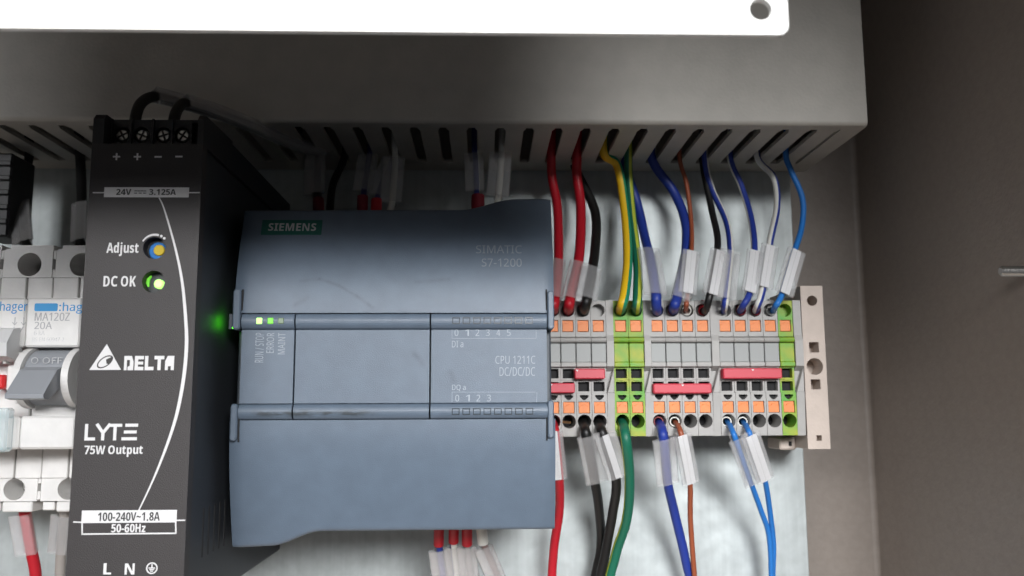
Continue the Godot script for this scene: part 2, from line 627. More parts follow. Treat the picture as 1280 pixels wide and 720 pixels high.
func trunking() -> void:
	var t := thing("cable_trunking", "grey slotted wiring trunking running across the top of the panel", "cable trunking")
	var b := Mb.new()
	b.box(Vector3(-60, 116, 0.9), Vector3(379, 43, 1.8))
	b.box(Vector3(-60, 138.0, 29), Vector3(379, 1.6, 54))
	b.box(Vector3(-60, 94.7, 6.6), Vector3(379, 1.5, 11.4), 0.2)
	part("trunking_base", b, M.duct, t)
	# cover with rolled lips top and bottom
	b = Mb.new()
	var prof := PackedVector2Array()      # (z, y)
	for k in 6:
		var a := PI / 2 * k / 5
		prof.append(Vector2(59.0 + 1.6 * cos(a), 138.2 + 1.6 * sin(a)))
	prof.append_array([Vector2(52, 139.8), Vector2(52, 138.9), Vector2(59.3, 138.9), Vector2(59.3, 95.0), Vector2(55.4, 95.0)])
	prof.append(Vector2(55.4, 93.8))
	for k in 6:
		var a := -PI / 2 + PI / 2 * k / 5
		prof.append(Vector2(59.0 + 1.6 * cos(a), 95.4 + 1.6 * sin(a)))
	b.along_x(prof, -250, 129.2)
	part("trunking_cover", b, M.duct, t)
	# fingers between the slots
	var finger := Mb.new()
	finger.at = Transform3D(Basis(Vector3(1, 0, 0), Vector3(0, 0, 1), Vector3(0, -1, 0)), Vector3(0, 94.75, 0))
	finger.prism(PackedVector2Array([Vector2(-3.5, 12.2), Vector2(3.5, 12.2), Vector2(3.0, 14.5), Vector2(3.0, 52), Vector2(3.7, 53.5), Vector2(3.7, 56), Vector2(3.0, 58.6), Vector2(-3.0, 58.6), Vector2(-3.7, 56), Vector2(-3.7, 53.5), Vector2(-3.0, 52), Vector2(-3.0, 14.5)]), -0.75, 0.75)
	var fm := finger.mesh()
	var n := 0
	var x := 118.0
	while x > -230:
		var o := part("finger", fm, M.duct, t)
		o.position = Vector3(x, 0, 0) * MM
		x -= 9.77
		n += 1
	b = Mb.new()
	b.box(Vector3(126.0, 94.75, 34), Vector3(7.4, 1.5, 47))
	part("end_finger", b, M.duct, t)
	# right end: closed by a thin web behind the cover
	b = Mb.new()
	b.box(Vector3(128.9, 116, 29), Vector3(1.2, 43, 56))
	part("end_web", b, M.duct, t)


func rail() -> void:
	var t := thing("mounting_rail", "zinc plated hat rail behind the terminal row", "rail")
	var b := Mb.new()
	var prof := PackedVector2Array([Vector2(1, 3), Vector2(1, -4.5), Vector2(8.5, -4.5)])
	b.along_x(PackedVector2Array([Vector2(0.2, 27), Vector2(0.2, 0.5), Vector2(1.2, 0.5), Vector2(1.2, 26), Vector2(6.6, 26), Vector2(6.6, 31), Vector2(5.6, 31), Vector2(5.6, 27)]), -240, 116)
	b.along_x(PackedVector2Array([Vector2(1.2, 1.5), Vector2(1.2, 0.5), Vector2(5.6, 0.5), Vector2(5.6, -4), Vector2(6.6, -4), Vector2(6.6, 1.5)]), -240, 116)
	part("rail_profile", b, M.steel, t)


# ------------------------------------------------------------------ power supply
func power_supply() -> void:
	var t := thing("power_supply", "tall slim black rail power supply with white front lettering", "power supply")
	var L := -105.0
	var R := -75.6
	var b := Mb.new()
	# casing behind the front plate, open pocket for the terminals at the top
	b.box(Vector3((L + R) / 2, 9.2, 55.2), Vector3(R - L - 0.6, 123.0, 105.6), 0.8)
	b.box(Vector3((L + R) / 2, 75.2, 44), Vector3(R - L - 0.6, 8.8, 82), 0.4)
	part("casing", b, M.psu_side, t)
	b = Mb.new()
	var ear := PackedVector2Array([Vector2(84, 70.7), Vector2(111, 70.7), Vector2(111, 77.6), Vector2(109.6, 79.2), Vector2(84, 79.8)])
	b.along_x(ear, L, L + 2.9)
	b.along_x(PackedVector2Array([Vector2(104, 70.7), Vector2(106.5, 70.7), Vector2(104, 76)]), L + 2.8, L + 4.2)
	part("terminal_ear", b, M.black, t)
	b = Mb.new()
	b.along_x(ear, R - 1.6, R)
	part("terminal_ear", b, M.black, t)
	# recess: back and dividers, then the four clamp screws
	b = Mb.new()
	for k in 4:
		var cx: float = [-99.5, -94.2, -88.3, -83.1][k]
		b.cell(Rect2(cx - 2.55, 70.8, 5.1, 8.4), 105.5, Mb.circle(Vector2(cx, 74.9), 2.3, 24), 2.5)
		b.box(Vector3(cx - 2.6, 75, 105), Vector3(0.5, 8.4, 3.0))
	b.box(Vector3((L + R) / 2, 79.0, 95), Vector3(R - L - 4, 0.8, 20))
	b.box(Vector3((L + R) / 2, 75, 90), Vector3(R - L - 5, 8.6, 22))
	part("terminal_block", b, M.black, t)
	for k in 4:
		var cx: float = [-99.5, -94.2, -88.3, -83.1][k]
		b = Mb.new()
		b.at = Transform3D(Basis(Vector3(0, 0, 1), 0.5 + k * 0.7), Vector3(cx, 74.9, 0))
		b.disc(Vector2.ZERO, 1.9, 102.5, 105.2, 24, 0.5)
		var o := part("clamp_screw", b, M.screw, t)
		b = Mb.new()
		b.at = Transform3D(Basis(Vector3(0, 0, 1), 0.5 + k * 0.7), Vector3(cx, 74.9, 0))
		b.box(Vector3(0, 0, 105.2), Vector3(3.0, 0.55, 0.12))
		b.box(Vector3(0, 0, 105.2), Vector3(0.55, 3.0, 0.11))
		part("screw_slot", b, M.pit, o)
	# front plate with the two round openings
	b = Mb.new()
	var knob := Vector2(-87.1, 42.3)
	var lamp_at := Vector2(-86.9, 33.3)
	b.cell(Rect2(L, 37.9, R - L, 9.0), 111, Mb.circle(knob, 2.95, 36), 4.0)
	b.cell(Rect2(L, 29.0, R - L, 8.9), 111, Mb.circle(lamp_at, 2.95, 36), 3.2)
	b.plain(Rect2(L, 46.9, R - L, 23.8), 111)
	b.plain(Rect2(L, -52.0, R - L, 81.0), 111)
	b.quad(Vector3(L, 70.7, 107), Vector3(L, 70.7, 111), Vector3(R, 70.7, 111), Vector3(R, 70.7, 107))
	b.quad(Vector3(L, -52, 107), Vector3(L, -52, 111), Vector3(L, 70.7, 111), Vector3(L, 70.7, 107))
	b.quad(Vector3(R, -52, 111), Vector3(R, -52, 107), Vector3(R, 70.7, 107), Vector3(R, 70.7, 111))
	b.quad(Vector3(L, -52, 107), Vector3(R, -52, 107), Vector3(R, -52, 111), Vector3(L, -52, 111))
	part("front_plate", b, M.psu_front, t)
	b = Mb.new()
	b.disc(knob + Vector2(0.35, -0.55), 2.35, 107.0, 109.6, 28, 0.3)
	var k1 := part("adjusting_screw", b, M.pot_blue, t)
	b = Mb.new()
	b.disc(knob + Vector2(0.95, -0.45), 1.45, 109.6, 110.3, 24, 0.2)
	part("screw_head", b, M.pot_yellow, k1)
	b = Mb.new()
	b.disc(lamp_at + Vector2(0.75, -0.35), 1.25, 107.8, 109.6, 24, 0.4)
	var k2 := part("indicator_light", b, M.led_on, t)
	b = Mb.new()
	b.ribbon([lamp_at + Vector2(-1.6, 1.9), lamp_at + Vector2(-2.3, 1.0), lamp_at + Vector2(-2.45, 0), lamp_at + Vector2(-2.2, -1.0)], [0.3, 0.7, 0.75, 0.3], 107.8, 108.6)
	part("light_guide", b, M.led_mid, k2)
	# side vents near the bottom
	b = Mb.new()
	for k in 5:
		b.box(Vector3(R - 0.32, -33, 96 - k * 5.0), Vector3(0.2, 13, 1.2))
	part("vent_slots", b, M.pit, t)
	# foot clip at the lower left
	b = Mb.new()
	b.prism(PackedVector2Array([Vector2(L - 2.4, -45), Vector2(L - 0.2, -36), Vector2(L - 0.2, -52), Vector2(L - 2.4, -52)]), 60, 100)
	part("foot_clip", b, M.black, t)
	# print
	b = Mb.new()
	var z := 111.05
	for p in [Vector3(-98.3, 67.1, 111), Vector3(-92.8, 67.1, 111)]:
		b.ribbon([Vector2(p.x - 0.95, p.y), Vector2(p.x + 0.95, p.y)], [0.42], z - 0.02, z + 0.05)
		b.ribbon([Vector2(p.x, p.y - 0.95), Vector2(p.x, p.y + 0.95)], [0.42], z - 0.02, z + 0.052)
	for p in [Vector3(-87.3, 67.1, 111), Vector3(-81.8, 67.2, 111)]:
		b.ribbon([Vector2(p.x - 0.95, p.y), Vector2(p.x + 0.95, p.y)], [0.42], z - 0.02, z + 0.05)
	plate_print(b, Rect2(-101, 56, 22.3, 2.7), z)
	line(b, Vector3(-104, 57.2, 111), Vector3(-100.9, 57.2, 111), 0.3, z)
	line(b, Vector3(-78.8, 57.3, 111), Vector3(-75.8, 57.3, 111), 0.3, z)
	# the long curved line
	var pts := []
	var ws := []
	var bow := curve([Vector3(-86.5, 55.9, 111), Vector3(-84.9, 52.5, 111), Vector3(-81.6, 42.3, 111), Vector3(-79.4, 33.3, 111), Vector3(-78, 23.2, 111), Vector3(-77.5, 16.5, 111), Vector3(-77.8, 8.6, 111), Vector3(-78.9, 0.3, 111), Vector3(-80.5, -6.4, 111), Vector3(-82.9, -13.8, 111), Vector3(-85.2, -19.8, 111), Vector3(-87.7, -25.6, 111)])
	for k in bow.size():
		pts.append(Vector2(bow[k].x, bow[k].y))
		ws.append(0.30 + 0.60 * pow(absf(sin(PI * k / (bow.size() - 1.0))), 1.5))
	b.ribbon(pts, ws, z - 0.02, z + 0.05)
	write(b, "Adjust", Rect2(-99.5, 40.1, 8.3, 3.7), z, true)
	write(b, "DC OK", Rect2(-99.8, 32, 8.4, 2.8), z, true)
	pts = []
	for k in 12:
		var a := deg_to_rad(150.0 - k * 7.0)
		pts.append(knob + Vector2.from_angle(a) * 3.55)
	b.ribbon(pts, [0.35, 0.38, 0.41, 0.44, 0.47, 0.5, 0.52, 0.54, 0.56, 0.58, 0.6, 0.62], z - 0.02, z + 0.05)
	for a in [62.0, 46.0]:
		b.disc(knob + Vector2.from_angle(deg_to_rad(a)) * 3.6, 0.36, z - 0.02, z + 0.05, 10)
	logo(b, z)
	# line of strokes for the product line name
	var q0: Rect2 = Rect2(-102.3, -7.8, 13.4, 4.2)
	var X := func(f: float) -> float: return q0.position.x + f * q0.size.x
	var y0 := q0.position.y
	var y1 := q0.end.y
	var w := 0.78
	b.ribbon([Vector2(X.call(0.03), y1), Vector2(X.call(0.03), y0)], [w], z - 0.02, z + 0.05)
	b.ribbon([Vector2(X.call(0.03), y0 + w / 2), Vector2(X.call(0.20), y0 + w / 2)], [w], z - 0.02, z + 0.051)
	b.ribbon([Vector2(X.call(0.22), y1), Vector2(X.call(0.345), (y0 + y1) / 2 - 0.2)], [w], z - 0.02, z + 0.05)
	b.ribbon([Vector2(X.call(0.475), y1), Vector2(X.call(0.345), (y0 + y1) / 2 - 0.2)], [w], z - 0.02, z + 0.051)
	b.ribbon([Vector2(X.call(0.345), (y0 + y1) / 2), Vector2(X.call(0.345), y0)], [w], z - 0.02, z + 0.052)
	b.ribbon([Vector2(X.call(0.44), y1 - w / 2), Vector2(X.call(0.70), y1 - w / 2)], [w], z - 0.02, z + 0.053)
	b.ribbon([Vector2(X.call(0.57), y1), Vector2(X.call(0.57), y0)], [w], z - 0.02, z + 0.054)
	b.ribbon([Vector2(X.call(0.76), y1 - w / 2), Vector2(X.call(1.0), y1 - w / 2)], [w], z - 0.02, z + 0.05)
	b.ribbon([Vector2(X.call(0.74), (y0 + y1) / 2), Vector2(X.call(0.98), (y0 + y1) / 2)], [w], z - 0.02, z + 0.05)
	b.ribbon([Vector2(X.call(0.70), y0 + w / 2), Vector2(X.call(0.99), y0 + w / 2)], [w], z - 0.02, z + 0.05)
	write(b, "75W Output", Rect2(-102.1, -12, 14.7, 2.9), z, true)
	plate_print(b, Rect2(-101.8, -28.4, 23.8, 3.1), z)
	line(b, Vector3(-103.8, -28.1, 111), Vector3(-101.6, -28.2, 111), 0.3, z)
	line(b, Vector3(-78, -27.9, 111), Vector3(-75.8, -27.9, 111), 0.3, z)
	line(b, Vector3(-101.6, -28.3, 111), Vector3(-101.4, -31.1, 111), 0.35, z)
	line(b, Vector3(-78.2, -28.4, 111), Vector3(-78, -31.1, 111), 0.35, z)
	line(b, Vector3(-101.6, -31.1, 111), Vector3(-77.9, -31.1, 111), 0.35, z)
	write(b, "50-60Hz", Rect2(-94.2, -30.8, 8.5, 2.1), z, true)
	write(b, "L", Rect2(-95.6, -41, 1.9, 2.7), z, true)
	write(b, "N", Rect2(-90.3, -41.1, 2.4, 2.7), z, true)
	var gp := Vector2(-83.6, -39.6)
	pts = []
	for k in 25: pts.append(gp + Vector2.from_angle(TAU * k / 24) * 1.28)
	b.ribbon(pts, [0.3], z - 0.02, z + 0.05)
	b.ribbon([gp + Vector2(0, 0.95), gp + Vector2(0, 0.05)], [0.28], z - 0.02, z + 0.05)
	for k in 3:
		b.ribbon([gp + Vector2(-0.85 + 0.25 * k, 0.05 - 0.38 * k), gp + Vector2(0.85 - 0.25 * k, 0.05 - 0.38 * k)], [0.24], z - 0.02, z + 0.055)
	part("white_print", b, M.print_white, t)
	b = Mb.new()
	var s0: Rect2 = Rect2(-97.8, 56.6, 15.7, 1.6)
	write(b, "24V", Rect2(s0.position.x, s0.position.y, s0.size.x * 0.25, s0.size.y), z + 0.08, true)
	write(b, "3.125A", Rect2(s0.position.x + s0.size.x * 0.55, s0.position.y, s0.size.x * 0.45, s0.size.y), z + 0.08, true)
	var my := s0.get_center().y
	line(b, Vector3(s0.position.x + s0.size.x * 0.30, my + 0.3, 0), Vector3(s0.position.x + s0.size.x * 0.50, my + 0.3, 0), 0.22, z + 0.08)
	for k in 3:
		var xx := s0.position.x + s0.size.x * (0.30 + 0.075 * k)
		line(b, Vector3(xx, my - 0.3, 0), Vector3(xx + s0.size.x * 0.05, my - 0.3, 0), 0.22, z + 0.08)
	write(b, "100-240V~1.8A", Rect2(-97.7, -28, 15.5, 2.2), z + 0.08, true)
	part("black_print", b, M.print_black, t)


func plate_print(b: Mb, r: Rect2, z: float) -> void:
	b.prism(PackedVector2Array([r.position, r.position + Vector2(r.size.x, 0), r.end, r.position + Vector2(0, r.size.y)]), z - 0.02, z + 0.056)


func line(b: Mb, a: Vector3, c: Vector3, w: float, z: float) -> void:
	b.ribbon([Vector2(a.x, a.y), Vector2(c.x, c.y)], [w], z - 0.02, z + 0.05)


func logo(b: Mb, z: float) -> void:
	# triangle with a slanting oval swirl cut out of it, then five broad stencil letters
	var a := Vector2(-98, 16.9)
	var l := Vector2(-102.1, 10.2)
	var r := Vector2(-94, 10.2)
	var tri := PackedVector2Array([l, r, a])
	var m := Vector2(-98.2, 12.3)
	var ring := PackedVector2Array()
	for k in 28:
		var q := Vector2(cos(TAU * k / 28) * 2.35, sin(TAU * k / 28) * 1.25).rotated(0.62)
		ring.append(m + q)
	var inner := PackedVector2Array()
	for k in 28:
		var q := Vector2(cos(TAU * k / 28) * 1.95, sin(TAU * k / 28) * 0.95).rotated(0.62)
		inner.append(m + q)
	var mouth := PackedVector2Array([m + Vector2(0.2, 0.6), m + Vector2(2.1, 1.5), m + Vector2(1.7, -0.6), m + Vector2(0.4, -0.5)])
	# outer triangle minus the oval: six sectors round the oval
	var corners := [l, r, a]
	for k in 28:
		var p0 := ring[k]
		var p1 := ring[(k + 1) % 28]
		var o0 := out_to(tri, m, p0)
		var o1 := out_to(tri, m, p1)
		var poly := PackedVector2Array([p0, o0])
		for c in corners:
			var da: float = angle_difference((p0 - m).angle(), (c - m).angle())
			var db: float = angle_difference((c - m).angle(), (p1 - m).angle())
			if da > 0.001 and db > 0.001 and da < 0.6: poly.append(c)
		poly.append(o1)
		poly.append(p1)
		b.prism(poly, z - 0.02, z + 0.05)
	var left := Geometry2D.clip_polygons(inner, mouth)
	for p in left: b.prism(p, z - 0.02, z + 0.05)
	var q0: Rect2 = Rect2(-93.3, 10.1, 13, 3.7)
	var w := q0.size.x / 5.0
	var h := q0.size.y
	var P := func(i: int, list: Array) -> void:
		var poly := PackedVector2Array()
		for e in list: poly.append(Vector2(q0.position.x + (i + e[0] * 0.92) * w, q0.position.y + e[1] * h))
		b.prism(poly, z - 0.02, z + 0.05)
	P.call(0, [[0, 0], [0.3, 0], [0.3, 0.72], [0.62, 0.72], [0.62, 0.3], [0.4, 0.25], [0.4, 0.0], [1.0, 0.0], [1.0, 0.6], [0.8, 1.0], [0, 1.0]])
	P.call(1, [[0.05, 0], [1, 0], [1, 0.24], [0.4, 0.24], [0.4, 0.40], [0.95, 0.40], [0.95, 0.60], [0.4, 0.60], [0.4, 0.76], [1, 0.76], [1, 1], [0.05, 1]])
	P.call(2, [[0.05, 0], [1, 0], [1, 0.24], [0.4, 0.24], [0.4, 1], [0.05, 1]])
	P.call(3, [[0.33, 0], [0.67, 0], [0.67, 0.76], [1.02, 0.76], [1.02, 1], [-0.02, 1], [-0.02, 0.76], [0.33, 0.76]])
	P.call(4, [[0.05, 0], [0.36, 0], [0.36, 0.28], [0.68, 0.28], [0.68, 0], [1.0, 0], [1.0, 1.0], [0.3, 1.0], [0.05, 0.62]])


func out_to(poly: PackedVector2Array, m: Vector2, p: Vector2) -> Vector2:
	for k in poly.size():
		var hit = Geometry2D.segment_intersects_segment(m, m + (p - m).normalized() * 50.0, poly[k], poly[(k + 1) % poly.size()])
		if hit != null: return hit
	return p


# ------------------------------------------------------------------ breakers
func breakers() -> void:
	var names := ["white modular breaker cut off at the left edge of the photo", "white isolator module with red flag and clear label window, left of the grey lever", "white circuit breaker with big grey toggle lever beside the black power supply"]
	for k in 3:
		var t := thing("circuit_breaker", names[k], "circuit breaker", "modular breakers on the rail")
		breaker(t, -179.1 + 17.35 * k, k)


func breaker(t: Node3D, x0: float, kind: int) -> void:
	var w := 17.15
	var x1 := x0 + w
	var mid := (x0 + x1) / 2.0
	var b := Mb.new()
	# body
	b.box(Vector3(mid, 11.4, 13.5), Vector3(w, 88.0, 27.0), 0.3)
	# upper shoulder
	b.prism(PackedVector2Array([Vector2(x0, 53.6), Vector2(x1 - 1.4, 53.6), Vector2(x1 - 1.4, 55.4), Vector2(x0 + 1.4, 55.4), Vector2(x0 + 1.4, 54.2), Vector2(x0, 54.2)]), 26, 43.8)
	b.cell(Rect2(x0, 44.2, w - 1.0, 9.4), 45, Mb.circle(Vector2(mid, 48.6), 4.0, 30), 17.0)
	b.quad(Vector3(x0, 53.6, 26), Vector3(x0, 53.6, 45), Vector3(x1 - 1.0, 53.6, 45), Vector3(x1 - 1.0, 53.6, 26))
	b.quad(Vector3(x1 - 1.0, 44.2, 45), Vector3(x1 - 1.0, 44.2, 26), Vector3(x1 - 1.0, 53.6, 26), Vector3(x1 - 1.0, 53.6, 45))
	b.quad(Vector3(x0, 44.2, 26), Vector3(x0, 44.2, 45), Vector3(x0, 53.6, 45), Vector3(x0, 53.6, 26))
	b.box(Vector3(x1 - 0.5, 52.0, 35.5), Vector3(0.9, 3.0, 18.4), 0.1)
	b.box(Vector3(x1 - 0.5, 45.6, 35.5), Vector3(0.9, 2.8, 18.4), 0.1)
	b.box(Vector3(mid - 4.4, 39.5, 35.5), Vector3(w - 8.9, 9.1, 20.6), 0.25)
	b.box(Vector3(x1 - 4.15, 39.5, 35.5), Vector3(8.2, 9.1, 20.4), 0.25)
	# middle section that stands proud
	b.box(Vector3(mid, 27.4, 44), Vector3(w, 15.6, 36), 0.6)
	b.box(Vector3(mid, -7.0, 43.6), Vector3(w, 10.2, 35.3), 0.7)
	b.box(Vector3(mid, 9, 40.5), Vector3(w - 0.4, 24, 29), 0.3)
	# lower shoulder
	b.box(Vector3(mid - 4.4, -17.3, 35.5), Vector3(w - 8.9, 9.6, 20.0), 0.25)
	b.box(Vector3(x1 - 4.15, -17.3, 35.5), Vector3(8.2, 9.6, 19.8), 0.25)
	b.cell(Rect2(x0, -29.4, w - 1.0, 7.2), 45, Mb.circle(Vector2(mid + 0.2, -25.6), 3.45, 30), 17.0)
	b.quad(Vector3(x1 - 1.0, -29.4, 45), Vector3(x1 - 1.0, -29.4, 26), Vector3(x1 - 1.0, -22.2, 26), Vector3(x1 - 1.0, -22.2, 45))
	b.quad(Vector3(x0, -29.4, 26), Vector3(x0, -29.4, 45), Vector3(x0, -22.2, 45), Vector3(x0, -22.2, 26))
	b.box(Vector3(x1 - 0.5, -27.6, 35.5), Vector3(0.9, 2.6, 18.6), 0.1)
	b.box(Vector3(x1 - 0.5, -23.0, 35.5), Vector3(0.9, 1.6, 18.6), 0.1)
	b.box(Vector3(mid + 1.2, -31.2, 35), Vector3(9.6, 3.4, 19), 0.4)
	b.box(Vector3(x0 + 2.0, -31.0, 35), Vector3(3.8, 3.0, 17), 0.3)
	part("housing", b, M.breaker, t)
	# clamp screws down in the holes
	for hole in [Vector2(mid + 0.8, 48.4), Vector2(mid - 0.3, -25.6)]:
		b = Mb.new()
		b.at = Transform3D(Basis(Vector3(0, 0, 1), 0.6 + x0), Vector3(hole.x, hole.y, 0))
		b.disc(Vector2.ZERO, 2.9, 29.2, 33.6, 24, 0.5)
		var o := part("terminal_screw", b, M.screw, t)
		b = Mb.new()
		b.at = Transform3D(Basis(Vector3(0, 0, 1), 0.6 + x0), Vector3(hole.x, hole.y, 0))
		b.box(Vector3(0, 0, 33.6), Vector3(4.8, 0.8, 0.14))
		b.box(Vector3(0, 0, 33.6), Vector3(0.8, 4.8, 0.13))
		part("screw_slot", b, M.pit, o)
	if kind == 2:
		# grey toggle drum between two round white cheeks, lever hanging down
		b = Mb.new()
		for cx in [x0 + 1.3, x1 - 1.1]:
			var prof := PackedVector2Array()
			for k in 25: prof.append(Vector2(57.0 + cos(-PI / 2 + PI * k / 24) * 11.5, 10.0 + sin(-PI / 2 + PI * k / 24) * 9.6))
			b.along_x(prof, cx - 1.1, cx + 1.1)
		part("lever_guard", b, M.breaker, t)
		b = Mb.new()
		var drum := PackedVector2Array()
		for k in 25: drum.append(Vector2(56.0 + cos(-PI / 2 + PI * k / 24) * 10.6, 10.2 + sin(-PI / 2 + PI * k / 24) * 8.8))
		b.along_x(drum, x0 + 2.6, x1 - 2.8)
		var tongue := PackedVector2Array([Vector2(66, 13.2), Vector2(69.2, 12.0), Vector2(76.5, 4.6), Vector2(76.3, 3.4), Vector2(73.5, 3.0), Vector2(64, 8)])
		b.along_x(tongue, x0 + 2.9, x1 - 3.0)
		var o := part("toggle_lever", b, M.breaker_grey, t)
		b = Mb.new()
		write(b, "O OFF", Rect2(x0 + 4.6, 14.2, 9.4, 1.9), 66.0)
		b.at = Transform3D()
		part("lever_print", b, M.print_grey, o)
		b = Mb.new()
		var lx: Rect2 = Rect2(-141.9, 30.9, 7.2, 2.5)
		b.prism(Mb.oblong(lx, 0.5), 61.98, 62.08)
		write(b, ":hager", Rect2(-134.2, 30.1, 11, 3.6), 62.05)
		part("blue_print", b, M.print_blue, t)
		b = Mb.new()
		write(b, "MA120Z", Rect2(-141.6, 27.8, 10.8, 2.6), 62.05)
		write(b, "20A", Rect2(-141.5, 25.2, 5.4, 2.3), 62.05)
		part("grey_print", b, M.print_grey, t)
		b = Mb.new()
		write(b, "6 kA", Rect2(-141.5, 23.3, 3.3, 1.5), 62.05)
		write(b, "BS EN 60947-2", Rect2(-141.9, 21.3, 9.8, 1.3), 62.05)
		part("small_print", b, M.breaker_light, t)
	elif kind == 1:
		b = Mb.new()
		# pale rocker standing proud above, red flag below, clear label window underneath
		b.along_x(PackedVector2Array([Vector2(60, 26), Vector2(66, 25), Vector2(69.5, 20.5), Vector2(69, 16.4), Vector2(60, 14.8)]), x0 + 1.2, x1 - 1.2)
		part("rocker", b, M.breaker_light, t)
		b = Mb.new()
		b.box(Vector3(x1 - 2.6, 9.8, 56), Vector3(3.6, 8.0, 13), 0.6)
		b.box(Vector3(x1 - 1.0, 10.0, 55), Vector3(1.2, 16.0, 14), 0.3)
		b.box(Vector3(x1 - 5.0, 15.2, 59), Vector3(1.0, 1.8, 8), 0.2)
		part("flag_frame", b, M.breaker, t)
		b = Mb.new()
		b.box(Vector3(x1 - 7.2, 8.7, 57), Vector3(5.4, 4.4, 13), 0.5)
		part("red_flag", b, M.red_flag, t)
		b = Mb.new()
		b.box(Vector3(mid - 0.4, -6.0, 63.4), Vector3(w - 1.8, 13.4, 4.4), 0.7)
		part("label_window", b, M.window, t)
		b = Mb.new()
		write(b, "hager", Rect2(-152.6, 30.1, 8.5, 3.9), 62.05)
		part("blue_print", b, M.print_blue, t)
		b = Mb.new()
		for cx in [-147.7, -145]:
			b.ribbon([Vector2(cx, 29.0), Vector2(cx, 26.6)], [0.22], 61.99, 62.07)
			b.ribbon([Vector2(cx - 0.7, 27.4), Vector2(cx, 26.5), Vector2(cx + 0.7, 27.4)], [0.22], 61.99, 62.07)
			b.ribbon([Vector2(cx, 26.0), Vector2(cx - 0.9, 24.2)], [0.22], 61.99, 62.07)
		part("grey_print", b, M.print_grey, t)


# ------------------------------------------------------------------ controller
func plc_top(x: float) -> float:
	return 59.9 + 0.3 * smoothstep(-72.0, -20.0, x) + 3.9 * smoothstep(-7.5, 10.0, x)


func plc_bottom(x: float) -> float:
	return -39.6 + 0.4 * smoothstep(-72.0, -60.0, x) + 4.2 * smoothstep(-61.5, -47.0, x)


func cover(b: Mb, up: bool) -> void:
	var xs := []
	for k in 47: xs.append(-72.6 + 93.2 * k / 46.0)
	var rows := 18
	var grid := []
	for x in xs:
		var col := []
		var y0 := 27.6 if up else -3.2
		var y1: float = plc_top(x) if up else plc_bottom(x)
		var s := 1.0 if up else -1.0
		var edge: float = clampf(minf(x + 72.6, 20.6 - x) / 0.9, 0.0, 1.0)
		var dip := 0.8 * (1.0 - sqrt(1.0 - pow(1.0 - edge, 2.0)))
		for k in rows:
			var f: float = minf(1.0, k / 12.0)
			var y := lerpf(y0, y1 - s * 1.6, f)
			var z := 87.0 - (7.4 if up else 6.0) * pow(absf(y - y0) / 31.4, 1.7) - dip
			if k > 12:
				var a := (k - 12) / 5.0 * PI / 2
				y = y1 - s * 1.6 + s * 1.6 * sin(a)
				z = z - 1.6 * (1.0 - cos(a))
			col.append(Vector3(x, y, z))
		col.append(Vector3(x, y1, 40.0))
		grid.append(col)
	var norm := func(i: int, j: int) -> Vector3:
		var dx: Vector3 = grid[mini(i + 1, xs.size() - 1)][j] - grid[maxi(i - 1, 0)][j]
		var dy: Vector3 = grid[i][mini(j + 1, rows - 1)] - grid[i][maxi(j - 1, 0)]
		var q := dx.cross(dy).normalized()
		return q if up else -q
	for i in xs.size() - 1:
		for j in rows:
			var c := [[i, j], [i + 1, j], [i + 1, j + 1], [i, j + 1]]
			if not up: c.reverse()
			var p := []
			var q := []
			var uv := []
			for e in c:
				var g: Vector3 = grid[e[0]][e[1]]
				p.append(g)
				q.append(norm.call(e[0], mini(e[1], rows - 1)) if j < rows - 1 else Vector3(0, 1 if up else -1, 0))
				uv.append(Vector2(g.x, -g.y))
			b.smooth(p, q, uv)
	for e in [0, xs.size() - 1]:
		for j in rows:
			var a: Vector3 = grid[e][j]
			var d: Vector3 = grid[e][j + 1]
			var q := [a, d, Vector3(d.x, d.y, 40), Vector3(a.x, a.y, 40)]
			if (e == 0) != up: q.reverse()
			b.quad(q[0], q[1], q[2], q[3])
	# lower edge towards the bar
	for i in xs.size() - 1:
		var a: Vector3 = grid[i][0]
		var d: Vector3 = grid[i + 1][0]
		var q := [Vector3(a.x, a.y, 40), Vector3(d.x, d.y, 40), d, a]
		if not up: q.reverse()
		b.quad(q[0], q[1], q[2], q[3])


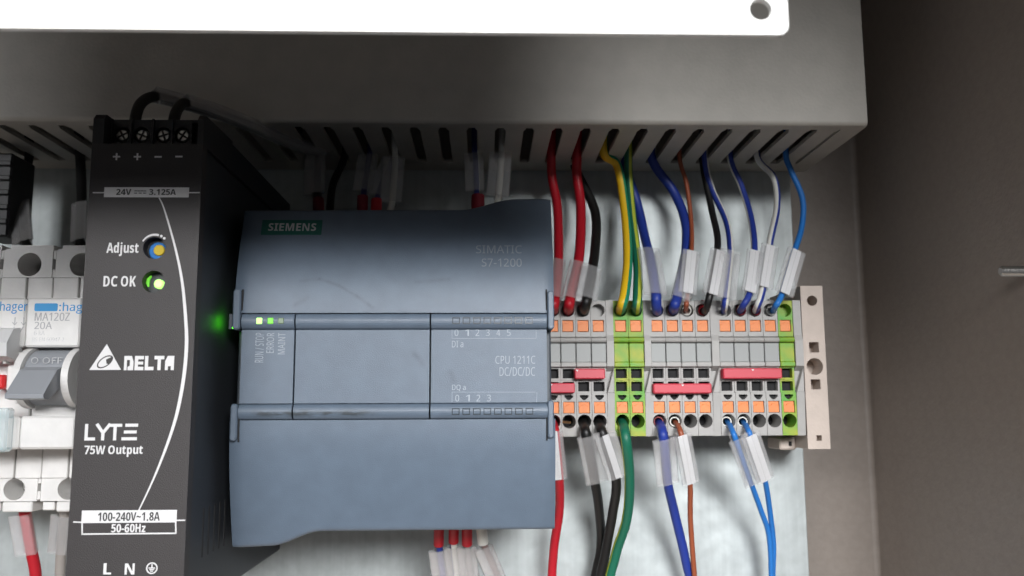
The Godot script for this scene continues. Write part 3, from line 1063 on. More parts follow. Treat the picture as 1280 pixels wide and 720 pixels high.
func controller() -> void:
	var t := thing("logic_controller", "wide blue-grey logic controller with two hinged covers and status lights", "controller")
	var b := Mb.new()
	b.box(Vector3(-26, 12, 42), Vector3(91.6, 70, 82), 0.5)
	part("body", b, M.plc_dark, t)
	b = Mb.new()
	cover(b, true)
	var up := part("upper_cover", b, M.plc, t)
	b = Mb.new()
	cover(b, false)
	var low := part("lower_cover", b, M.plc, t)
	# hinge lugs of the covers and the slits beside them
	for e in [[up, -71.35, 2.2, 22.6, 34.5], [up, 19.5, 1.9, 22.6, 34.0], [low, -71.0, 2.0, -9.0, 1.5], [low, 19.2, 1.8, -8.6, 2.2]]:
		b = Mb.new()
		b.prism(Mb.oblong(Rect2(e[1] - e[2] / 2, e[3], e[2], e[4] - e[3]), e[2] / 2 - 0.05), 78, 88.4, 0.35)
		part("hinge_lug", b, M.plc, e[0])
		b = Mb.new()
		var side := 1.0 if e[1] < 0 else -1.0
		var upper: bool = e[4] > 10
		b.box(Vector3(e[1] + side * (e[2] / 2 + 0.22), 31.4 if upper else -6.0, 83.9), Vector3(0.4, 6.2 if upper else 6.6, 6.4))
		part("hinge_slit", b, M.pit, e[0])
	# three face segments with a rounded bar above and below the flat
	var prof := PackedVector2Array()
	prof.append(Vector2(70, 27.45))
	for k in 13:
		var a := PI * k / 12
		prof.append(Vector2(86.3 + 1.7 * sin(a), 25.1 + 2.3 * cos(a)))
	prof.append(Vector2(87.0, 22.6))
	prof.append(Vector2(87.0, 1.55))
	for k in 13:
		var a := PI * k / 12
		prof.append(Vector2(86.3 + 1.7 * sin(a), -0.85 + 2.25 * cos(a)))
	prof.append(Vector2(70, -3.1))
	for e in [[-69.9, -54.85], [-54.35, -15.8], [-15.3, 18.3]]:
		b = Mb.new()
		b.along_x(prof, e[0], e[1])
		part("face_segment", b, M.plc, t)
	# status lights
	var led := [["status_light", 324, M.led_on], ["status_light", 338, M.led_mid], ["status_light", 351, M.led_off]]
	for e in led:
		b = Mb.new()
		var p: Vector2 = Vector2({324: -64.8, 338: -61.6, 351: -58.6}[e[1]], 25.2)
		b.box(Vector3(p.x, p.y, 87.7), Vector3(1.7, 1.8, 0.9), 0.2)
		part(e[0], b, e[2], t)
	for row in [25.2, -0.95]:
		for k in 8:
			b = Mb.new()
			var x: float = -8.1 + k * 3.02
			b.cell(Rect2(x - 1.1, row - 0.95, 2.2, 1.9), 88.06, PackedVector2Array([Vector2(x - 0.85, row - 0.65), Vector2(x + 0.85, row - 0.65), Vector2(x + 0.85, row + 0.65), Vector2(x - 0.85, row + 0.65)]), 0.5)
			part("signal_window", b, M.led_window, t)
	# glowing piece added on the flank to throw green light onto the power supply
	b = Mb.new()
	b.box(Vector3(-72.95, 25.0, 85.6), Vector3(0.5, 3.6, 4.6), 0.1)
	var glow := part("flank_glow", b, M.glow_flank, t)
	b = Mb.new()  # added cap hides the glowing piece from the front
	b.box(Vector3(-72.9, 25.0, 88.15), Vector3(0.9, 4.4, 0.5), 0.1)
	part("glow_cap", b, M.plc_dark, glow)
	# print
	b = Mb.new()
	var z := 87.03
	for k in 6:
		write(b, str(k), Rect2(-8.1 - 0.45 + k * 3.04, 20.8, 1.1, 1.9), z)
	for k in 4:
		write(b, str(k), Rect2(-7.8 - 0.45 + k * 3.04, 1.9, 1.1, 1.9), z)
	write(b, "DI a", Rect2(-9.3, 17.5, 3.3, 1.9), z)
	write(b, "DQ a", Rect2(-9.2, 4.8, 3.9, 1.9), z)
	write(b, "CPU 1211C", Rect2(3.3, 12.7, 11.6, 2.3), z)
	write(b, "DC/DC/DC", Rect2(4.5, 9.2, 10.3, 2.5), z)
	for e in [[Vector3(-9.3, 22.7, 87), Vector3(-9.3, 20.1, 87)], [Vector3(15.2, 22.6, 87), Vector3(15.2, 20.1, 87)], [Vector3(-9.3, 20.1, 87), Vector3(15.2, 20.1, 87)], [Vector3(-9.2, 4.6, 87), Vector3(15, 4.5, 87)], [Vector3(-9.2, 4.6, 87), Vector3(-9.2, 1.6, 87)], [Vector3(15.3, 4.5, 87), Vector3(15.2, 1.5, 87)]]:
		b.ribbon([Vector2(e[0].x, e[0].y), Vector2(e[1].x, e[1].y)], [0.11], z - 0.02, z + 0.01)
	write(b, "RUN / STOP", Rect2(-65.9, 13.3, 2.4, 8.5), z, false, true)
	write(b, "ERROR", Rect2(-62.7, 16, 2.1, 5.8), z, false, true)
	write(b, "MAINT", Rect2(-59.4, 15.6, 2, 6.2), z, false, true)
	part("face_print", b, M.print_pale, t)
	# maker's badge and type name on the upper cover, both following its slope
	var lean := func(y: float) -> Transform3D:
		var f := (y - 27.6) / 31.4
		var zc := 87.0 - 7.4 * pow(f, 1.7)
		var slope := -7.4 * 1.7 * pow(f, 0.7) / 31.4
		var up_ := Vector3(0, 1, slope).normalized()
		return Transform3D(Basis(Vector3(1, 0, 0), up_, Vector3(1, 0, 0).cross(up_)), Vector3(0, y, zc))
	b = Mb.new()
	b.at = lean.call(54.0)
	b.prism(Mb.oblong(Rect2(-66.7, -2.6, 18.0, 5.2), 0.25), -0.3, 0.2, 0.1)
	var badge := part("badge", b, M.badge, up)
	b = Mb.new()
	b.at = lean.call(54.0)
	write(b, "SIEMENS", Rect2(-64.6, -1.3, 14.2, 2.6), 0.22, true)
	part("badge_print", b, M.print_grey, badge)
	b = Mb.new()
	var names: Rect2 = Rect2(-2.4, 45.4, 13.7, 3.1)
	b.at = lean.call(names.get_center().y)
	write(b, "SIMATIC", Rect2(names.position.x, -1.3, names.size.x, 2.6), 0.1)
	names = Rect2(-0.7, 41.3, 11.9, 2.9)
	b.at = lean.call(names.get_center().y)
	write(b, "S7-1200", Rect2(names.position.x, -1.3, names.size.x, 2.6), 0.1)
	part("type_print", b, M.print_dim, up)


# ------------------------------------------------------------------ terminal row
const PITCH := 5.33


func terminal_meshes() -> Dictionary:
	var w := PITCH - 0.12
	var h := w / 2.0
	var b := Mb.new()
	# upper section
	b.cell(Rect2(-h, 30.9, w, 6.3), 37.0, Mb.circle(Vector2(0, 33.8), 2.33, 24), 10.0, true, 0.12)
	b.cell(Rect2(-h, 25.4, w, 5.5), 37.0, PackedVector2Array([Vector2(-1.98, 26.2), Vector2(1.98, 26.2), Vector2(1.98, 30.4), Vector2(-1.98, 30.4)]), 4.0)
	b.box(Vector3(0, 18.2, 18), Vector3(w, 38.0, 30.0))
	b.box(Vector3(0, 24.95, 35.8), Vector3(w - 0.02, 0.9, 2.4))
	# rolled ridge
	var prof := PackedVector2Array([Vector2(33, 24.3)])
	for k in 7:
		var a := PI / 2 - PI * k / 6
		prof.append(Vector2(37.0 + 1.1 * cos(a), 23.35 + 0.95 * sin(a)))
	prof.append(Vector2(33, 22.4))
	b.along_x(prof, -h, h)
	b.box(Vector3(0, 14.8, 35.4), Vector3(w, 1.7, 5.2), 0.25)
	# bridge shafts
	for r in [[9.55, 13.95], [5.0, 9.45]]:
		var m: float = (r[0] + r[1]) / 2.0
		b.cell(Rect2(-h, r[0], w, r[1] - r[0]), 36.2, PackedVector2Array([Vector2(-1.95, m - 1.65), Vector2(1.95, m - 1.65), Vector2(1.95, m + 1.65), Vector2(-1.95, m + 1.65)]), 13.0)
	b.box(Vector3(0, 9.5, 36.2), Vector3(2.4, 0.5, 0.8))
	# lower section
	var moon := PackedVector2Array([Vector2(-1.5, 4.3), Vector2(-1.45, 3.6), Vector2(-0.6, 2.7), Vector2(0, 2.5), Vector2(0.6, 2.7), Vector2(1.45, 3.6), Vector2(1.5, 4.3)])
	b.cell(Rect2(-h, 2.2, w, 2.75), 37.0, moon, 6.0)
	b.cell(Rect2(-h, -2.15, w, 4.35), 37.0, PackedVector2Array([Vector2(-1.98, -2.0), Vector2(1.98, -2.0), Vector2(1.98, 2.05), Vector2(-1.98, 2.05)]), 4.0)
	b.cell(Rect2(-h, -7.6, w, 5.45), 37.0, Mb.circle(Vector2(0, -4.75), 2.38, 24), 10.0, true, 0.12)
	b.plain(Rect2(-h, -9.8, w, 2.2), 37.0)
	# flanks and ends
	for y in [[30.9 - 5.5, 37.2], [-9.8, 4.95]]:
		for s in [-1.0, 1.0]:
			var q := [Vector3(s * h, y[0], 20), Vector3(s * h, y[1], 20), Vector3(s * h, y[1], 37), Vector3(s * h, y[0], 37)]
			if s < 0: q.reverse()
			b.quad(q[0], q[1], q[2], q[3])
	b.quad(Vector3(-h, 37.2, 20), Vector3(-h, 37.2, 37), Vector3(h, 37.2, 37), Vector3(h, 37.2, 20))
	b.quad(Vector3(h, -9.8, 20), Vector3(h, -9.8, 37), Vector3(-h, -9.8, 37), Vector3(-h, -9.8, 20))
	b.quad(Vector3(-h, 4.95, 24), Vector3(-h, 4.95, 37.0), Vector3(h, 4.95, 37.0), Vector3(h, 4.95, 24))
	b.quad(Vector3(h, 25.4, 32), Vector3(h, 25.4, 37.0), Vector3(-h, 25.4, 37.0), Vector3(-h, 25.4, 32))
	var housing := b.mesh()
	b = Mb.new()
	b.box(Vector3(0, 18.9, 35.2), Vector3(w - 0.1, 6.6, 4.6), 0.2)
	var marker := b.mesh()
	var buttons := []
	for e in [[28.3, 1.0], [0.02, -1.0]]:
		b = Mb.new()
		# push button with a raised lower field and a stepped arch above it
		var c: float = e[0]
		b.box(Vector3(0, c, 34.6), Vector3(3.86, 4.02, 3.4), 0.15)
		b.prism(PackedVector2Array([Vector2(-1.85, c - 1.9), Vector2(1.85, c - 1.9), Vector2(1.85, c + 0.6), Vector2(1.0, c + 0.55), Vector2(0.45, c + 1.15), Vector2(-0.45, c + 1.15), Vector2(-1.0, c + 0.55), Vector2(-1.85, c + 0.6)]), 36.0, 36.75, 0.12)
		buttons.append(b.mesh())
	b = Mb.new()
	b.box(Vector3(0, 26.55, 36.72), Vector3(1.1, 0.22, 0.12))
	b = Mb.new()  # black blocks and discs set in the holes to paint their inner shade
	for m in [11.75, 7.2]: b.box(Vector3(0, m, 29.0), Vector3(3.8, 3.2, 9.4))
	b.disc(Vector2(0, 33.8), 2.0, 27.1, 28.6, 18)
	b.disc(Vector2(0, -4.75), 2.0, 27.1, 28.6, 18)
	b.box(Vector3(0, 3.6, 33.2), Vector3(2.6, 1.4, 3.4))
	var shade_fill := b.mesh()
	return {"housing": housing, "marker": marker, "buttons": buttons, "shade_fill": shade_fill}


func terminals() -> void:
	var g := terminal_meshes()
	var rows := [
		[24.0, 0, "grey terminal half hidden behind the right edge of the controller"],
		[29.32, 0, "second grey terminal from the controller, fed by the thick red wire beside the black one"],
		[34.65, 0, "grey terminal with a thick black wire above and a black wire below"],
		[40.0, 0, "grey terminal with an empty upper hole, left of the green terminals"],
		[47.85, 1, "green-yellow earth terminal taking the yellow and green wire from above"],
		[53.2, 1, "green-yellow earth terminal taking the dark green wire with yellow stripe"],
		[60.75, 0, "grey terminal with thick blue wires above and below, right of the earth pair"],
		[66.1, 0, "grey terminal with a thick blue wire above and a brown wire below"],
		[71.45, 0, "grey terminal with the thin brown wire in its upper hole"],
		[76.8, 0, "grey terminal with the thin black wire in its upper hole, lower hole empty"],
		[84.8, 0, "grey terminal at the left end of the right-hand group, blue wire below"],
		[90.15, 0, "second grey terminal of the right-hand group, blue wire in its lower hole"],
		[95.5, 0, "grey terminal with a white wire striped blue above and an empty lower hole"],
		[100.85, 0, "grey terminal with the bright blue wire above, left of the last green one"],
		[106.2, 1, "last green-yellow earth terminal with both holes empty, near the beige clamp"]]
	for e in rows:
		var t := thing("terminal_block", e[2], "terminal block", "terminals on the rail")
		t.position = Vector3(e[0], 0, 0) * MM
		var m: Material = M.green if e[1] else M.terminal
		part("housing", g.housing, m, t)
		part("marker_field", g.marker, M.green if e[1] else M.marker, t)
		part("hole_shade", g.shade_fill, M.pit, t)
		if e[0] == 29.32:
			var b := Mb.new()
			b.tube(PackedVector3Array([Vector3(-2.0, -4.9, 31.5), Vector3(0.6, -5.1, 34.6)]), 0.42, 10, [Color(1, 1, 1)])
			part("copper_strand", b, M.copper, t)
		for k in 2: part("push_button", g.buttons[k], M.orange, t)
	# thin end covers between the groups
	var covers := [[43.95, 2.5, "grey end cover between the grey terminals and the green pair"], [57.05, 2.3, "grey end cover right of the green terminal pair"], [80.8, 2.6, "grey end cover between the two right-hand terminal groups"], [110.35, 2.8, "grey end cover between the last green terminal and the beige clamp"]]
	for e in covers:
		var t := thing("end_cover", e[2], "end cover", "end covers in the terminal row")
		var b := Mb.new()
		b.along_x(PackedVector2Array([Vector2(3, 37.3), Vector2(3, -9.9), Vector2(36.6, -9.9), Vector2(37.4, 5.0), Vector2(35.0, 6.5), Vector2(35.0, 12.5), Vector2(38.2, 14.2), Vector2(38.2, 23), Vector2(37.4, 25), Vector2(37.2, 37.3)]), e[0] - e[1] / 2, e[0] + e[1] / 2)
		part("cover_plate", b, M.terminal, t)
		b = Mb.new()
		b.prism(PackedVector2Array([Vector2(e[0] - e[1] * 0.5, 5.0), Vector2(e[0] + e[1] * 0.5, 5.0), Vector2(e[0] + e[1] * 0.5, 14.0)]), 30, 37.5, 0.2)
		part("wedge_rib", b, M.terminal, t)
	# red plug-in bridges
	var bridges := [[Rect2(31.2, 9.8, 10.5, 3.5), "short red bridge plugged in the upper row beside the green terminals"], [Rect2(22.3, 5, 8.9, 3.4), "red bridge in the lower row partly behind the controller"], [Rect2(58.3, 4.7, 20.2, 3.4), "long red bridge in the lower row of the middle terminal group"], [Rect2(82.7, 9.7, 20.6, 3.6), "long red bridge in the upper row of the right-hand terminal group"]]
	for e in bridges:
		var t := thing("plug_bridge", e[1], "plug bridge", "red plug-in bridges")
		var r: Rect2 = e[0]
		var b := Mb.new()
		b.box(Vector3(r.get_center().x, r.get_center().y, 37.4), Vector3(r.size.x, r.size.y, 5.2), 0.35)
		part("bridge_body", b, M.jumper, t)
		b = Mb.new()
		var count := int(round(r.size.x / PITCH))
		for k in count:
			b.box(Vector3(r.position.x + (k + 0.5) * r.size.x / count, r.get_center().y, 30), Vector3(0.8, 1.8, 12), 0.1)
		part("contact_pins", b, M.steel, t)
		b = Mb.new()
		var mx: float = r.position.x + r.size.x * (0.08 if count < 3 else 0.5)
		b.prism(PackedVector2Array([Vector2(mx - 0.55, r.end.y - 0.35), Vector2(mx, r.end.y - 1.0), Vector2(mx + 0.55, r.end.y - 0.35)]), 39.9, 40.08)
		part("pointer_mark", b, M.print_white, t)
	# beige end clamp
	var t := thing("end_clamp", "beige plastic end clamp with round and square holes at the right end of the rail", "end clamp")
	var b := Mb.new()
	var L := 112.5
	var W := 7.9
	b.cell(Rect2(L, 30.0, W, 12.6), 36, Mb.circle(Vector2(116.5, 37.3), 1.85, 24), 8.0)
	b.cell(Rect2(L, 17.6, W, 12.4), 36, Mb.oblong(Rect2(114.6, 18.9, 3.5, 3.7), 0.2, 1), 7.0)
	b.cell(Rect2(L, 10.3, W, 7.3), 36, Mb.circle(Vector2(116.3, 14.0), 2.95, 28), 9.0)
	b.cell(Rect2(L, 0.0, W, 10.3), 36, Mb.oblong(Rect2(114.6, 6.0, 3.4, 3.5), 0.2, 1), 7.0)
	b.cell(Rect2(L, -14.6, W, 14.6), 36, Mb.oblong(Rect2(115.6, -11.8, 1.9, 1.9), 0.1, 1), 4.0)
	b.quad(Vector3(L + W, -14.6, 36), Vector3(L + W, -14.6, 2), Vector3(L + W, 42.6, 2), Vector3(L + W, 42.6, 36))
	b.quad(Vector3(L, -14.6, 2), Vector3(L, -14.6, 36), Vector3(L, 42.6, 36), Vector3(L, 42.6, 2))
	b.quad(Vector3(L, 42.6, 2), Vector3(L, 42.6, 36), Vector3(L + W, 42.6, 36), Vector3(L + W, 42.6, 2))
	b.quad(Vector3(L, -14.6, 36), Vector3(L, -14.6, 2), Vector3(L + W, -14.6, 2), Vector3(L + W, -14.6, 36))
	part("clamp_body", b, M.clamp, t)
	b = Mb.new()
	b.box(Vector3(109.6, -13.2, 17), Vector3(6.0, 4.4, 14), 0.5)
	var foot := part("clamp_foot", b, M.clamp, t)
	b = Mb.new()
	b.box(Vector3(110.4, -13.2, 24.1), Vector3(1.0, 1.6, 0.4))
	part("foot_slot", b, M.pit, foot)


# ------------------------------------------------------------------ wires
func curve(pts: Array) -> PackedVector3Array:
	var out := PackedVector3Array()
	for k in pts.size() - 1:
		var a: Vector3 = pts[maxi(k - 1, 0)]
		var d: Vector3 = pts[mini(k + 2, pts.size() - 1)]
		for i in 9:
			out.append(pts[k].cubic_interpolate(pts[k + 1], a, d, i / 9.0))
	out.append(pts[-1])
	return out


func outline(r: float, wide: float, shift: float) -> PackedVector2Array:
	# round wire channel with a flat label pocket in front of it
	var p := PackedVector2Array()
	for k in 11:
		var a := PI + PI * k / 10
		p.append(Vector2(cos(a) * r, sin(a) * r * 1.05))
	p.append(Vector2(r, r * 0.55))
	p.append(Vector2(shift + wide, r * 0.75))
	p.append(Vector2(shift + wide + 0.2, r * 0.95))
	p.append(Vector2(shift + wide - 0.1, r * 1.25))
	p.append(Vector2(shift, r * 1.42))
	p.append(Vector2(shift - wide + 0.1, r * 1.25))
	p.append(Vector2(shift - wide - 0.2, r * 0.95))
	p.append(Vector2(shift - wide, r * 0.75))
	p.append(Vector2(-r, r * 0.55))
	return p


func wire(label: String, colors: Array, r: float, pts: Array, sleeves: Array, ferrules: Array = [], twist := 0.0, grey := false) -> void:
	var t := thing("wire", label, "wire", "wires in the cabinet")
	var b := Mb.new()
	if pts[0].y > 85.0 and pts[0].z < 60.0:      # comes down through a slot of the trunking
		pts[1].x = 113.1 - 9.77 * round((113.1 - pts[1].x) / 9.77) + (0.3 if r > 1.5 else 0.8)
		pts[1].y = 94.8
		pts[0] = pts[1] + Vector3(0, 15, 4)
	if pts[-1].y < -60.0: pts.append(pts[-1] + Vector3(1.5, -60, -3))      # runs on below the picture
	var way := curve(pts)
	var spans := []
	for sl in sleeves:                            # a sleeve keeps its stretch of wire nearly straight
		var axis := 1 if absf(sl[0].y - sl[1].y) > absf(sl[0].x - sl[1].x) else 0
		var inside := []
		for i in way.size():
			if (way[i][axis] - sl[0][axis]) * (way[i][axis] - sl[1][axis]) <= 0.0: inside.append(i)
		if inside.size() < 3:
			push_warning("sleeve off its wire: " + label)
			continue
		var i0: int = inside[0]
		var i1: int = inside[-1]
		var from := way[i0]
		var to := way[i1]
		var span := PackedVector3Array()
		for i in range(i0, i1 + 1):
			way[i] = way[i].lerp(from.lerp(to, float(i - i0) / (i1 - i0)), 0.8)
			span.append(way[i])
		spans.append(span)
	b.tube(way, r, 16, colors)
	part("insulation", b, M.wire, t)
	for n in spans.size():      # from, to, half width of the pocket, shift of the pocket
		var s = sleeves[n]
		var path: PackedVector3Array = spans[n]
		b = Mb.new()
		b.sleeve(path, outline(maxf(r + 0.35, 1.75), s[2] + 0.85, s[3]), 0.28)
		part("marker_sleeve", b, M.grey_sleeve if grey else M.sleeve, t)
		if s.size() > 4:      # pale strip added in the pocket to lend the sleeve a bright highlight
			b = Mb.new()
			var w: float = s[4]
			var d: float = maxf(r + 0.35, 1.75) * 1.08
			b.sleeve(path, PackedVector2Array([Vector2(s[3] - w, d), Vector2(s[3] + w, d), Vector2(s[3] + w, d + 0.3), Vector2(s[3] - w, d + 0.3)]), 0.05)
			part("bright_strip", b, M.pale_strip, t)
	for f in ferrules:     # from, to, radius, colour
		b = Mb.new()
		b.color = f[3]
		b.sleeve(PackedVector3Array([f[0], f[0].lerp(f[1], 0.5), f[1]]), Mb.circle(Vector2.ZERO, f[2], 18), 0.35)
		part("ferrule_collar", b, M.wire, t)


func wires() -> void:
	var red := Color(0.46, 0.008, 0.022)
	var black := Color(0.008, 0.0085, 0.010)
	var yellow := Color(0.78, 0.48, 0.012)
	var green := Color(0.010, 0.13, 0.075)
	var fresh_green := Color(0.012, 0.24, 0.13)
	var deep_red := Color(0.20, 0.02, 0.03)
	var dusk := Color(0.03, 0.045, 0.20)
	var lime := Color(0.45, 0.50, 0.05)
	var blue := Color(0.016, 0.042, 0.27)
	var sky := Color(0.022, 0.17, 0.52)
	var brown := Color(0.30, 0.075, 0.035)
	var white := Color(0.72, 0.71, 0.66)
	var purple := Color(0.03, 0.03, 0.12)
		# upper row, left to right
	wire("thick red wire rising close beside the controller's right edge", [red], 1.7, [Vector3(20.2, 93, 40), Vector3(22.7, 94.2, 20), Vector3(25.9, 86.9, 17), Vector3(27.6, 73.8, 20), Vector3(26.7, 51.1, 32), Vector3(24.6, 37.7, 42), Vector3(24.1, 34.6, 43), Vector3(25, 33.8, 29)], [[Vector3(26.8, 51.6, 34), Vector3(25, 36, 36), 2.6, 1.2]])
	wire("thick red wire left of the black one, bending out of a trunking slot", [red], 1.79, [Vector3(32.2, 95.5, 40), Vector3(32.5, 96.1, 20), Vector3(35.4, 88.2, 17), Vector3(36.5, 74.6, 19), Vector3(34.2, 54, 32), Vector3(29.9, 38.2, 42), Vector3(29.2, 34.6, 43), Vector3(30.2, 33.8, 29)], [[Vector3(34, 51.6, 34), Vector3(29.7, 35.9, 37), 2.6, -0.4]])
	wire("thick black wire ending in the terminal left of the green pair", [black], 1.79, [Vector3(34.7, 95.5, 22), Vector3(39.7, 89.7, 9), Vector3(42.3, 75.2, 14), Vector3(40.5, 57.7, 28), Vector3(36.3, 41, 42), Vector3(34.8, 34.6, 43), Vector3(35.7, 33.8, 29)], [[Vector3(40.2, 49.6, 34), Vector3(35.4, 35.9, 37), 2.9, 0.5]])
	wire("thick yellow earth wire with a green stripe, arching from the trunking", [fresh_green, fresh_green, yellow, yellow, yellow, yellow, yellow, yellow, yellow, yellow, yellow, yellow, yellow, yellow, fresh_green, fresh_green], 1.7, [Vector3(41.7, 97.2, 42), Vector3(46, 98.7, 24), Vector3(50.6, 90.6, 20), Vector3(52.7, 73.4, 22), Vector3(51.8, 54, 32), Vector3(48.8, 39.6, 42), Vector3(47.4, 34.6, 43), Vector3(49, 33.8, 29)], [], [], 0.25)
	wire("dark green earth wire with a yellow stripe beside the yellow wire", [green, green, lime, lime, green, green, green, green, green, green, green, green, green, green, green, green], 1.66, [Vector3(53.5, 97.4, 40), Vector3(55, 96.2, 20), Vector3(55.5, 86.3, 16), Vector3(55.7, 70.8, 20), Vector3(55.2, 51.1, 32), Vector3(53.2, 38.8, 42), Vector3(52.6, 34.6, 43), Vector3(54.8, 33.8, 29)], [], [], -0.12)
	wire("thick dark blue wire slanting out from behind the green wire", [blue], 1.75, [Vector3(53.6, 97.4, 36), Vector3(56.9, 93.8, 12), Vector3(59.7, 78, 10), Vector3(60.7, 63.8, 18), Vector3(59.2, 45.2, 42), Vector3(59.5, 34.6, 43), Vector3(62.6, 33.8, 29)], [[Vector3(59.9, 55.4, 34), Vector3(60.1, 36.5, 42), 3.1, 0.6]])
	wire("thick dark blue wire bowing to the right beside the brown wire", [blue], 1.75, [Vector3(65.3, 96.9, 36), Vector3(66.7, 92.4, 16), Vector3(73.1, 82.2, 14), Vector3(75.9, 68.4, 20), Vector3(72.1, 51, 33), Vector3(66.9, 37.7, 42), Vector3(65.7, 34.6, 43), Vector3(68.1, 33.8, 29)], [[Vector3(70.6, 54.4, 35), Vector3(65.4, 36, 42), 2.4, -0.9]], [[Vector3(66.6, 33.7, 36), Vector3(68, 36.7, 30), 1.7, deep_red]])
	wire("thin brown wire dropping beside the bowed blue wire", [brown], 0.85, [Vector3(75.7, 95.8, 36), Vector3(75.7, 95, 18), Vector3(77.2, 84.3, 18), Vector3(77.6, 67.9, 22), Vector3(74.3, 54.3, 34), Vector3(70.5, 38.2, 42), Vector3(69.8, 34.6, 43), Vector3(72.5, 33.6, 30)], [[Vector3(76.2, 55.7, 36), Vector3(71.3, 38.2, 42), 2.3, 0.4, 1.7]], [[Vector3(71.5, 33.7, 36), Vector3(72.9, 36.7, 30), 1.7, white]])
	wire("thin black wire crossing in front of the panel beside a blue-white wire", [black], 1.25, [Vector3(77.5, 95.7, 18), Vector3(83.2, 87.9, 14), Vector3(86.4, 75, 18), Vector3(85.4, 60.5, 29), Vector3(80.3, 46.7, 42), Vector3(77.1, 34.6, 43), Vector3(79.2, 33.8, 29)], [[Vector3(82.2, 54.5, 36), Vector3(76.9, 37.1, 42), 2.8, -0.6, 1.5]], [[Vector3(77.4, 33.7, 36), Vector3(79, 36.7, 30), 1.7, red]])
	wire("blue wire with white edge stripe, left of two similar ones", [white, white, white, blue, blue, blue, blue, blue, blue, blue, blue, blue, blue, blue, blue, white], 1.15, [Vector3(85.7, 95.2, 36), Vector3(83.3, 92.5, 18), Vector3(87.2, 83.6, 16), Vector3(90.9, 68.6, 22), Vector3(88.2, 54.1, 35), Vector3(84.6, 41, 42), Vector3(83.2, 34.6, 43), Vector3(86.5, 33.7, 29)], [[Vector3(87.3, 54.1, 37), Vector3(83.3, 36, 42), 3.0, 0.7]])
	wire("blue wire with a white stripe on its left side, middle of the right group", [blue, blue, blue, blue, blue, blue, white, white, white, white, blue, blue, blue, blue, blue, blue], 1.2, [Vector3(94.5, 95.3, 36), Vector3(94.7, 93.2, 18), Vector3(98.1, 83.8, 18), Vector3(99.7, 70.8, 23), Vector3(96.9, 55.9, 35), Vector3(92.7, 40.5, 42), Vector3(89.5, 34.6, 43), Vector3(92, 33.7, 29)], [[Vector3(95.7, 55.8, 37), Vector3(91.5, 37.7, 42), 2.0, 0.3, 1.9]], [[Vector3(90.8, 33.7, 36), Vector3(92.7, 36.7, 30), 1.7, deep_red]])
	wire("white wire with a blue stripe on its right, bowing towards the cabinet wall", [blue, blue, blue, white, white, white, white, white, white, white, white, white, white, white, blue, blue], 1.2, [Vector3(103.9, 95.3, 36), Vector3(105.9, 94.6, 20), Vector3(110.2, 86.4, 20), Vector3(109.6, 74.3, 24), Vector3(102.6, 58.2, 35), Vector3(97, 40.5, 42), Vector3(94.6, 34.6, 43), Vector3(97.9, 33.7, 29)], [[Vector3(102.2, 57.8, 37), Vector3(97.5, 40.5, 42), 2.2, 0.2, 1.5]], [[Vector3(96.3, 33.7, 36), Vector3(98.3, 36.7, 30), 1.7, deep_red]])
	wire("bright blue wire making the widest bow at the right end", [sky], 1.05, [Vector3(107.7, 94.7, 36), Vector3(108.8, 92.2, 24), Vector3(115.4, 88.5, 24), Vector3(118.6, 76.9, 26), Vector3(116.7, 65.4, 29), Vector3(110, 53.2, 37), Vector3(103.9, 39.3, 42), Vector3(101, 34.6, 43), Vector3(104, 33.6, 30)], [[Vector3(110.4, 55.2, 37), Vector3(103.3, 38.2, 42), 2.5, -0.3, 1.6]], [[Vector3(101.7, 33.7, 36), Vector3(103.8, 36.7, 30), 1.7, white]])
	# lower row
	wire("red wire hanging below the terminals beside the controller's lower cover", [red], 1.61, [Vector3(24.3, -4.9, 29), Vector3(24.2, -10.3, 43), Vector3(26.1, -24.9, 32), Vector3(26.8, -36.9, 22), Vector3(25.1, -51.6, 16), Vector3(24.6, -71.9, 12)], [[Vector3(24.5, -7.3, 43), Vector3(25.9, -24.2, 34), 2.2, 0.6, 1.2]])
	wire("left of the two black wires hanging below the terminals", [black], 1.7, [Vector3(35.1, -4.9, 29), Vector3(34.5, -9.5, 43), Vector3(38.6, -24.6, 30), Vector3(41.4, -37.2, 20), Vector3(42.6, -50.8, 13), Vector3(39.7, -72.5, 10)], [[Vector3(34.8, -7.9, 43), Vector3(39.2, -25, 32), 3.0, -0.4]])
	wire("right of the two black wires hanging below, beside the green wire", [black], 1.7, [Vector3(40.5, -4.9, 29), Vector3(40.2, -9.5, 43), Vector3(45.9, -24.5, 32), Vector3(45.7, -36.8, 24), Vector3(43.7, -51.5, 18), Vector3(41.2, -71.7, 14)], [[Vector3(40.5, -7.7, 43), Vector3(46, -24.4, 33), 3.0, -0.5, 1.1]])
	wire("thick dark green earth wire with yellow stripe hanging below the green terminal", [green, green, green, green, green, green, green, lime, lime, green, green, green, green, green, green, green], 1.75, [Vector3(48.7, -4.7, 29), Vector3(47.8, -9.8, 43), Vector3(50.3, -24.9, 34), Vector3(50.5, -39.6, 24), Vector3(47.3, -53.1, 17), Vector3(44.7, -71.7, 14)], [], [], 0.15)
	wire("thick dark blue wire hanging below the middle terminals", [blue], 1.65, [Vector3(61.9, -5, 29), Vector3(60.6, -9.6, 43), Vector3(63.8, -25.1, 32), Vector3(68.1, -37.2, 22), Vector3(73.4, -55.2, 14), Vector3(76.5, -72.9, 10)], [[Vector3(61.2, -8.8, 43), Vector3(64.1, -25.6, 33), 3.0, 0.4]], [[Vector3(60.5, -4.9, 36), Vector3(61.7, -4.8, 30), 1.7, deep_red]])
